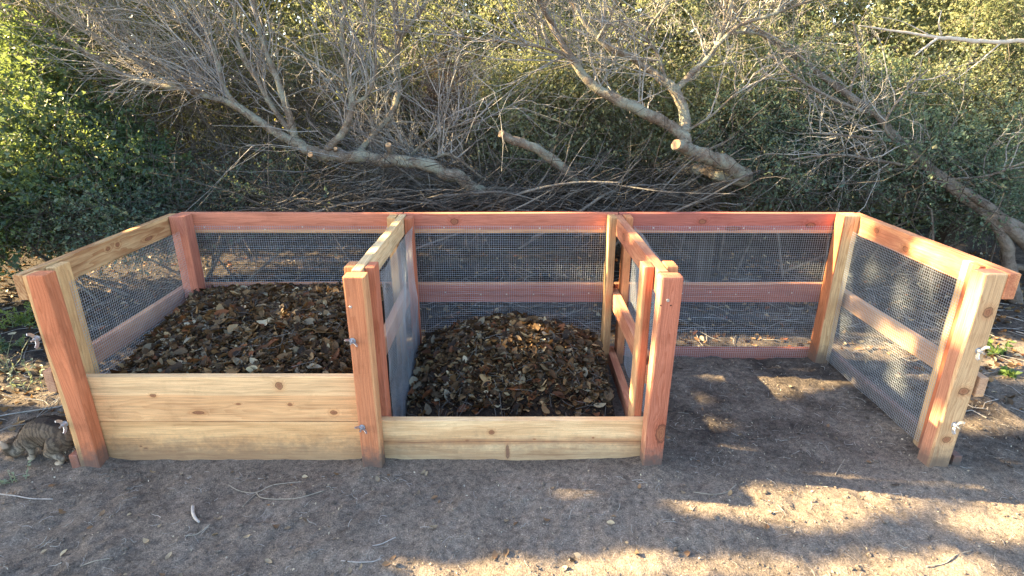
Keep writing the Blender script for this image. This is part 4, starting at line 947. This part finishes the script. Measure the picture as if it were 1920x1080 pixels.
# ================================================================== cat
def tabby():
    root = empty('cat', (-2.15, .16, 0), 'brown tabby cat sniffing the ground beside the left front post', 'cat')
    bm = bmesh.new()
    def ball(c, r, rot=(0, 0, 0)):
        M = Matrix.Translation(c) @ Matrix.Rotation(rot[2], 4, 'Z') @ Matrix.Rotation(rot[1], 4, 'Y') @ Matrix.Rotation(rot[0], 4, 'X') @ Matrix.Diagonal((r[0], r[1], r[2], 1))
        bmesh.ops.create_icosphere(bm, subdivisions=3, radius=1.0, matrix=M)
    def limb_(pts, rs):
        for (a, ra), (b, rb) in zip(list(zip(pts, rs))[:-1], list(zip(pts, rs))[1:]):
            for t in np.linspace(0, 1, 7):
                p = np.array(a) * (1 - t) + np.array(b) * t; r = ra * (1 - t) + rb * t
                bmesh.ops.create_icosphere(bm, subdivisions=2, radius=r, matrix=Matrix.Translation(p))
    # local frame: +x = towards the tail, head at -x, origin under the belly
    spine = [(-.150, -.012, .100), (-.115, -.008, .125), (-.075, 0, .150), (-.02, 0, .164), (.04, 0, .166), (.095, 0, .155), (.135, 0, .135)]
    limb_(spine, [.040, .052, .060, .064, .066, .064, .050])
    ball((.02, 0, .135), (.105, .058, .062)); ball((-.075, 0, .125), (.060, .052, .066)); ball((.105, 0, .128), (.062, .062, .068))
    # neck and head lowered to the ground
    limb_([(-.125, -.01, .115), (-.175, -.02, .080), (-.200, -.026, .060)], [.045, .038, .034])
    ball((-.218, -.034, .060), (.050, .045, .041), (0, .5, 0)); ball((-.256, -.036, .040), (.022, .023, .017), (0, .5, 0)); ball((-.234, -.058, .046), (.020, .016, .016)); ball((-.234, -.010, .046), (.020, .016, .016))
    # hind legs: thigh, hock, paw
    for sy in (-1, 1):
        limb_([(.105, sy * .040, .125), (.066, sy * .050, .082), (.122, sy * .048, .045), (.104, sy * .046, .014)], [.050, .034, .015, .012])
        ball((.088, sy * .046, .011), (.026, .016, .011))
    # front legs
    for sy, dx in ((-1, -.015), (1, .012)):
        limb_([(-.085 + dx, sy * .034, .110), (-.078 + dx, sy * .038, .062), (-.094 + dx, sy * .036, .014)], [.032, .016, .012])
        ball((-.103 + dx, sy * .036, .011), (.023, .015, .011))
    # tail, low behind the rump
    limb_([(.145, .015, .130), (.160, .060, .100), (.155, .115, .065), (.130, .160, .045)], [.022, .018, .016, .012])
    for sy in (-1, 1):   # ears
        limb_([(-.212, -.034 + sy * .028, .078), (-.206, -.034 + sy * .046, .104), (-.202, -.034 + sy * .056, .134)], [.022, .015, .005])
    bmesh.ops.recalc_face_normals(bm, faces=list(bm.faces))
    tmp = bpy.data.meshes.new('cat_raw'); bm.to_mesh(tmp); bm.free()
    to = bpy.data.objects.new('cat_raw', tmp); COL.objects.link(to)
    md = to.modifiers.new('r', 'REMESH'); md.mode = 'VOXEL'; md.voxel_size = .0036
    ms = to.modifiers.new('s', 'SMOOTH'); ms.iterations = 4; ms.factor = .5
    dg = bpy.context.evaluated_depsgraph_get(); me = bpy.data.meshes.new_from_object(to.evaluated_get(dg)); me.name = 'body'
    bpy.data.objects.remove(to)
    for p in me.polygons: p.use_smooth = True
    # tabby coat
    m, nt, b = new_mat('tabby_coat'); N = NT(nt)
    tc = N.n('ShaderNodeTexCoord').outputs['Object']; sp = N.n('ShaderNodeSeparateXYZ'); N.l(tc, sp.inputs[0]); x, y, z = sp.outputs
    nz = N.noise(tc, 22, 4); n2 = N.noise(tc, 260, 3, .7)
    ph = N.math('ADD', N.math('ADD', N.math('MULTIPLY', x, 230.0), N.math('MULTIPLY', z, 90.0)), N.math('MULTIPLY', nz, 13.0))
    st_ = N.smooth(N.math('SINE', ph), -.1, .75)
    base = N.mix(N.smooth(z, .04, .13), (0.42, 0.36, 0.28), (0.165, 0.128, 0.090))
    c_ = N.mix(N.math('MULTIPLY', N.math('MULTIPLY', st_, N.smooth(n2, .2, .6)), .75), base, (0.040, 0.032, 0.028))
    gn = N.n('ShaderNodeNewGeometry'); sn = N.n('ShaderNodeSeparateXYZ'); N.l(gn.outputs['Normal'], sn.inputs[0]); dors = N.math('MULTIPLY', N.smooth(sn.outputs[2], .62, .92), N.smooth(z, .10, .15, 0, .9))
    c_ = N.mix(dors, c_, (0.025, 0.022, 0.022))
    c_ = N.mix(N.math('MULTIPLY', N.smooth(x, -.175, -.205), .75), c_, (0.045, 0.030, 0.020))
    c_ = N.mix(N.smooth(z, .012, .035, .7, 0), c_, (0.50, 0.42, 0.31))
    c_ = N.mix(1.0, c_, N.ramp(n2, [(.3, (.6, .6, .6)), (.7, (1.35, 1.35, 1.35))]), 'MULTIPLY')
    isl = N.n('ShaderNodeNewGeometry').outputs['Random Per Island']; c_ = N.mix(1.0, c_, N.ramp(isl, [(0, (.7, .7, .7)), (1, (1.35, 1.3, 1.25))]), 'MULTIPLY')
    c_ = N.mix(N.math('MULTIPLY', N.math('MULTIPLY', N.smooth(N.math('ABSOLUTE', N.math('ADD', y, .034)), .034, .044), N.smooth(z, .084, .096)), N.smooth(x, -.170, -.184)), c_, (0.50, 0.38, 0.28))
    N.l(c_, b.inputs['Base Color']); b.inputs['Roughness'].default_value = .85; b.inputs['Specular IOR Level'].default_value = .15
    me.materials.clear(); me.materials.append(m)
    body = bpy.data.objects.new('body', me); COL.objects.link(body); body.parent = root
    # fur: short strands lying back along the coat
    nv = len(me.vertices); co = np.empty(nv * 3); no = np.empty(nv * 3); me.vertices.foreach_get('co', co); me.vertices.foreach_get('normal', no)
    co = co.reshape(-1, 3); no = no.reshape(-1, 3)
    pick = rng.integers(0, nv, 9000); C = co[pick] + rng.normal(0, .0016, (9000, 3)); Nn = no[pick]
    back = np.array([1.0, 0, -.25]); tdir = unit(back - Nn * (Nn @ back)[:, None]) + Nn * .38 + rng.normal(0, .18, (9000, 3))
    L = rng.uniform(.008, .019, 9000) * np.clip((C[:, 2]) / .05, .35, 1); X = unit(np.cross(tdir, Nn)) * .0010
    keepm = rng.uniform(size=9000) < .75; C, X, T = C[keepm], X[keepm], (C + unit(tdir) * L[:, None])[keepm]
    V = np.stack([C - X, C + X, T], 1).reshape(-1, 3)
    fo = bpy.data.objects.new('fur', np_mesh('fur', V, np.arange(len(V)).reshape(-1, 3))); fo.data.materials.append(m); COL.objects.link(fo); fo.parent = root; fo['kind'] = 'stuff'
    # eyes and nose
    for sy in (-1, 1):
        bm = bmesh.new(); bmesh.ops.create_icosphere(bm, subdivisions=2, radius=.006)
        e = bpy.data.objects.new('eye', bm_mesh('eye', bm, True)); COL.objects.link(e); e.parent = root; e.location = (-.258, -.035 + sy * .024, .066)
        e.data.materials.append(simple_mat('cat_eye', (0.10, 0.11, 0.03), .1, 0, 80, .1))
    root.rotation_euler = (0, 0, R(-10)); root.scale = (.76, .95, .92)
    root.location = (-2.092, .095, 0)
    root.location.z = gh(-2.12, .10) + .004
    return root
CAT = tabby()

# ================================================================== ground litter
def litter(n, x0, x1, y0, y1, smin, smax, mat, name, label, cat, tilt=.35, avoid=True, dens=None):
    x = rng.uniform(x0, x1, n); y = rng.uniform(y0, y1, n); k = np.ones(n, bool)
    if avoid: k &= ~((x > -1.97) & (x < .66) & (y > -.01) & (y < 1.14))
    if dens is not None: k &= rng.uniform(size=n) < dens(x, y)
    x, y = x[k], y[k]; z = ground_h(x, y) + .004; s = rng.uniform(smin, smax, len(x)) / .05
    V, Fq = leaf_mass(np.stack([x, y, z], -1), s, tilt)
    o = link(name, np_mesh(name, V, Fq, True), mat); return tag(o, label, cat, None, 'stuff')
PALE_L = leaf_mat('pale_litter', [(0.20, 0.14, 0.09), (0.34, 0.26, 0.17), (0.12, 0.08, 0.05), (0.40, 0.33, 0.23), (0.16, 0.10, 0.06), (0.26, 0.14, 0.07), (0.09, 0.065, 0.045)], .1, (.4, .3, .1), .6, 3)
behind = lambda x, y: np.clip(.25 + 1.2 * sst(y, 1.0, 1.5) + 1.2 * sst(-x, 1.9, 2.3) * sst(y, .1, .5) + sst(x, 1.95, 2.4) * sst(y, .3, .8), 0, 1)
litter(1300, -2.9, 3.0, -.7, 1.0, .006, .034, PALE_L, 'fallen_leaves', 'scattered small dry leaves lying on the bare dirt', 'dry leaves', .3, True, lambda x, y: .16 + .2 * (x < .6))
litter(7000, -4.6, 4.6, .2, 3.2, .022, .055, M_DRY, 'leaf_litter', 'carpet of dead leaves on the ground around and behind the bin', 'leaf litter', .4, True, lambda x, y: sst(behind(x, y), .3, 1.0))
CHIP = leaf_mat('chip', [(0.38, 0.31, 0.23), (0.24, 0.19, 0.14), (0.50, 0.44, 0.35), (0.12, 0.09, 0.07), (0.30, 0.22, 0.15)], 0, rough=.8, big=3)
litter(6500, -2.6, 2.9, -.72, 1.06, .003, .011, CHIP, 'wood_chips', 'tiny pale wood chips and crumbs sprinkled over the dirt', 'wood chips', .6, True, lambda x, y: .35 + .65 * vnoise(x * 2.2, y * 2.2, 12))
def clods(n):
    x = rng.uniform(-2.7, 2.9, n); y = rng.uniform(-.73, 1.06, n); k = ~((x > -1.98) & (x < .66) & (y > -.012) & (y < 1.14)) & (rng.uniform(size=n) < .2 + .9 * vnoise(x * 3, y * 3, 55)); x, y = x[k], y[k]; n = len(x)
    bm = bmesh.new(); bmesh.ops.create_icosphere(bm, subdivisions=1, radius=1.0); bm.verts.ensure_lookup_table()
    BV = np.array([v.co for v in bm.verts]); BF = np.array([[v.index for v in f.verts] for f in bm.faces]); bm.free()
    s_ = np.clip(rng.lognormal(-5.7, .5, n), .0015, .011)
    V = BV[None] * (1 + rng.normal(0, .22, (n, len(BV), 1))) * s_[:, None, None] * np.array([1.1, 1, .7]); V = V + np.stack([x, y, ground_h(x, y) + s_ * .25], -1)[:, None]
    Fq = (BF[None] + (np.arange(n) * len(BV))[:, None, None]).reshape(-1, 3)
    return tag(link('soil_clods', np_mesh('soil_clods', V.reshape(-1, 3), Fq), M_SOIL), 'loose crumbs and clods of soil on the trodden dirt', 'soil clods', None, 'stuff')
clods(7000)
def straws(n, name, label, cat, mat, x0, x1, y0, y1, lmin, lmax, rad, dens=None, lift=.003):
    x = rng.uniform(x0, x1, n); y = rng.uniform(y0, y1, n); k = ~((x > -2.0) & (x < .68) & (y > -.02) & (y < 1.15))
    if dens is not None: k &= rng.uniform(size=n) < dens(x, y)
    x, y = x[k], y[k]; n = len(x); a = rng.uniform(0, 6.28, n); L = rng.uniform(lmin, lmax, n) ; t = np.linspace(-.5, .5, 5); bend = rng.normal(0, .25, n)
    aa = a[:, None] + bend[:, None] * t * 4
    X = x[:, None] + np.cumsum(np.cos(aa), 1) * L[:, None] / 5; Y = y[:, None] + np.cumsum(np.sin(aa), 1) * L[:, None] / 5
    X = np.where((X > -1.97) & (X < .66) & (Y > -.006) & (Y < 1.14), x[:, None], X)
    Z = ground_h(X, Y) + lift + np.abs(rng.normal(0, .003, X.shape))
    V, Fq = tubes(np.stack([X, Y, Z], -1), rng.uniform(.6, 1.3, (n, 1)) * rad * np.linspace(1.1, .6, 5)[None], 4)
    return tag(link(name, np_mesh(name, V, Fq), mat), label, cat, None, 'stuff')
straws(2600, 'straws', 'fine pale straws and twig bits scattered over the dirt', 'straw', M_TWIG, -2.6, 2.9, -.72, 1.05, .015, .07, .0009, lambda x, y: .25 + .75 * vnoise(x * 2, y * 2, 3))
straws(900, 'fallen_twigs', 'dead twigs strewn on the ground beside and behind the bin', 'twigs', M_TWIG, -4.2, 4.2, .2, 2.6, .10, .45, .0022, lambda x, y: behind(x, y) * ((x < -2.0) | (x > 2.15) | (y > 1.3)), .008)

def stick(name, label, pts, rad, mat, cat='stick', twigs=()):
    P = []
    for (px, py) in pts:
        g = ground_at(px, py); g[2] = gh(g[0], g[1]) + rad * .9; P.append(g)
    P = np.array(P); rad = rad * .85; root = empty(name, tuple(P[0]), label, cat) if twigs else None
    me = limb_mesh(name if not twigs else 'stem', P, np.linspace(rad, rad * .6, len(P)), 7, .12, .008)
    if not twigs: return tag(link(name, me, mat), label, cat)
    link('stem', me, mat, root, (0, 0, 0))
    for tp in twigs:
        Q = []
        for (px, py) in tp:
            g = ground_at(px, py); g[2] = gh(g[0], g[1]) + rad * .9; Q.append(g)
        link('side_twig', limb_mesh('side_twig', np.array(Q), np.linspace(rad * .7, rad * .35, len(Q)), 6, .12, .008), mat, root, (0, 0, 0))
    return root
M_PALE = simple_mat('pale_stick', (0.36, 0.33, 0.29), .8, 0, 60, .3); M_STRAW = simple_mat('straw_stick', (0.28, 0.24, 0.18), .8, 0, 60, .3); M_GRN = simple_mat('green_stem', (0.22, 0.26, 0.14), .7, 0, 40, .2)
stick('curved_stick', 'short curved bleached stick lying in front of the left boards', [(361, 951), (362, 964), (367, 976), (374, 983)], .0085, M_PALE)
stick('forked_twig', 'long forked greenish twig on the dirt in front of the left boards', [(428, 907), (450, 917), (480, 921), (510, 912), (540, 907), (566, 904)], .0022, M_STRAW, 'twig', [[(480, 921), (490, 935), (520, 939), (560, 938), (608, 921)], [(482, 921), (465, 935), (455, 948)]])
stick('grey_stick', 'thin grey stick at the left picture edge before the cat', [(0, 928), (30, 934), (60, 938), (100, 939)], .0035, M_PALE)
stick('straw_twig', 'pale bent straw twig at the bottom left', [(150, 1062), (180, 1055), (210, 1047)], .0020, M_STRAW, 'twig')
stick('straw_twig', 'straight straw twig right of the curved stick', [(345, 1006), (370, 1000), (395, 985)], .0018, M_STRAW, 'twig')
stick('angled_twig', 'pale angled twig on the dirt below the left middle post', [(695, 1025), (715, 1022), (742, 1007)], .0022, M_PALE, 'twig')
stick('curved_twig', 'long curved pale twig at the bottom below the left middle post', [(640, 1054), (670, 1058), (700, 1054), (715, 1048)], .0024, M_PALE, 'twig')
stick('bent_twig', 'bent pale twig at the lower right on the sunlit dirt', [(1735, 1066), (1770, 1058), (1790, 1046), (1822, 1033)], .0028, M_STRAW, 'twig')
stick('bow_twig', 'bow shaped twig on the shade edge before the right bay', [(1300, 928), (1335, 930), (1362, 925), (1380, 912)], .0022, M_STRAW, 'twig')
stick('straw_twig', 'thin upright leaning straw twig inside the right bay opening', [(1566, 890), (1574, 876), (1584, 860)], .0018, M_STRAW, 'twig')
stick('long_stick', 'long straight dead stick on the litter behind the cat', [(-10, 782), (40, 773), (110, 764), (128, 756)], .0045, M_TWIG)

# small green plants
HERB = leaf_mat('leaf_herb', [(0.10, 0.17, 0.04), (0.16, 0.24, 0.06), (0.12, 0.18, 0.07), (0.08, 0.14, 0.05)], .4, (0.45, 0.55, 0.08))
GREY = leaf_mat('leaf_sage', [(0.18, 0.22, 0.17), (0.24, 0.28, 0.22), (0.14, 0.18, 0.12)], .25, (0.4, 0.45, 0.2))
def herb(name, label, px, py, n, hgt, spread, mat, leaf=.03, lw=.010, nl=9):
    g = ground_at(px, py); g[2] = gh(g[0], g[1]); root = empty(name, tuple(g), label, 'plant')
    st = g + rng.normal(0, spread * .25, (n, 3)) * np.array([1, 1, 0]); d = np.stack([rng.normal(0, spread, n), rng.normal(0, spread, n), np.full(n, hgt)], -1)
    L = hgt * rng.uniform(.6, 1.2, n); P, Rr = grow(st, d, L, np.full(n, .0022), 6, .15)
    V, Fq = tubes(P, Rr, 4); link('stems', np_mesh('stems', V, Fq), M_GRN, root, (0, 0, 0))
    i = rng.integers(1, 6, (n, nl)); C = P[np.repeat(np.arange(n), nl), i.ravel()]; m = len(C)
    V, Fq = leaf_geo(C, rng.normal(size=(m, 3)) + np.array([0, 0, .4]), unit(rng.normal(size=(m, 3)) * .5 + np.array([0, -.3, 1])), rng.uniform(.6, 1.2, m) * leaf, rng.uniform(.7, 1.2, m) * lw)
    link('leaves', np_mesh('leaves', V, Fq), mat, root, (0, 0, 0))
herb('green_sprig', 'bright green sprig on sunlit litter beyond the right front post', 1868, 664, 7, .10, .07, HERB, .04, .014)
herb('green_sprig', 'small flat green seedling below the taller sprig at the right edge', 1886, 704, 6, .04, .06, HERB, .04, .015)
herb('weed_clump', 'yellow green weed clump left of the left front post', 40, 610, 26, .16, .12, HERB, .03, .007, 12)
herb('weed_clump', 'dark green weed clump at the left edge under the weeds', 15, 655, 18, .13, .12, GREEN, .03, .008, 11)
herb('sage_sprig', 'grey green sprig bending down beside the middle rail end at left', 60, 725, 5, .20, .10, GREY, .026, .007, 14)
herb('sage_sprig', 'grey green sprig on the soil in front of the cat', 22, 905, 5, .07, .06, GREY, .018, .005, 9)
herb('dry_weed', 'wispy dry weed stalks at the far left above the cat', 12, 700, 12, .22, .12, PALE_L, .016, .004, 5)
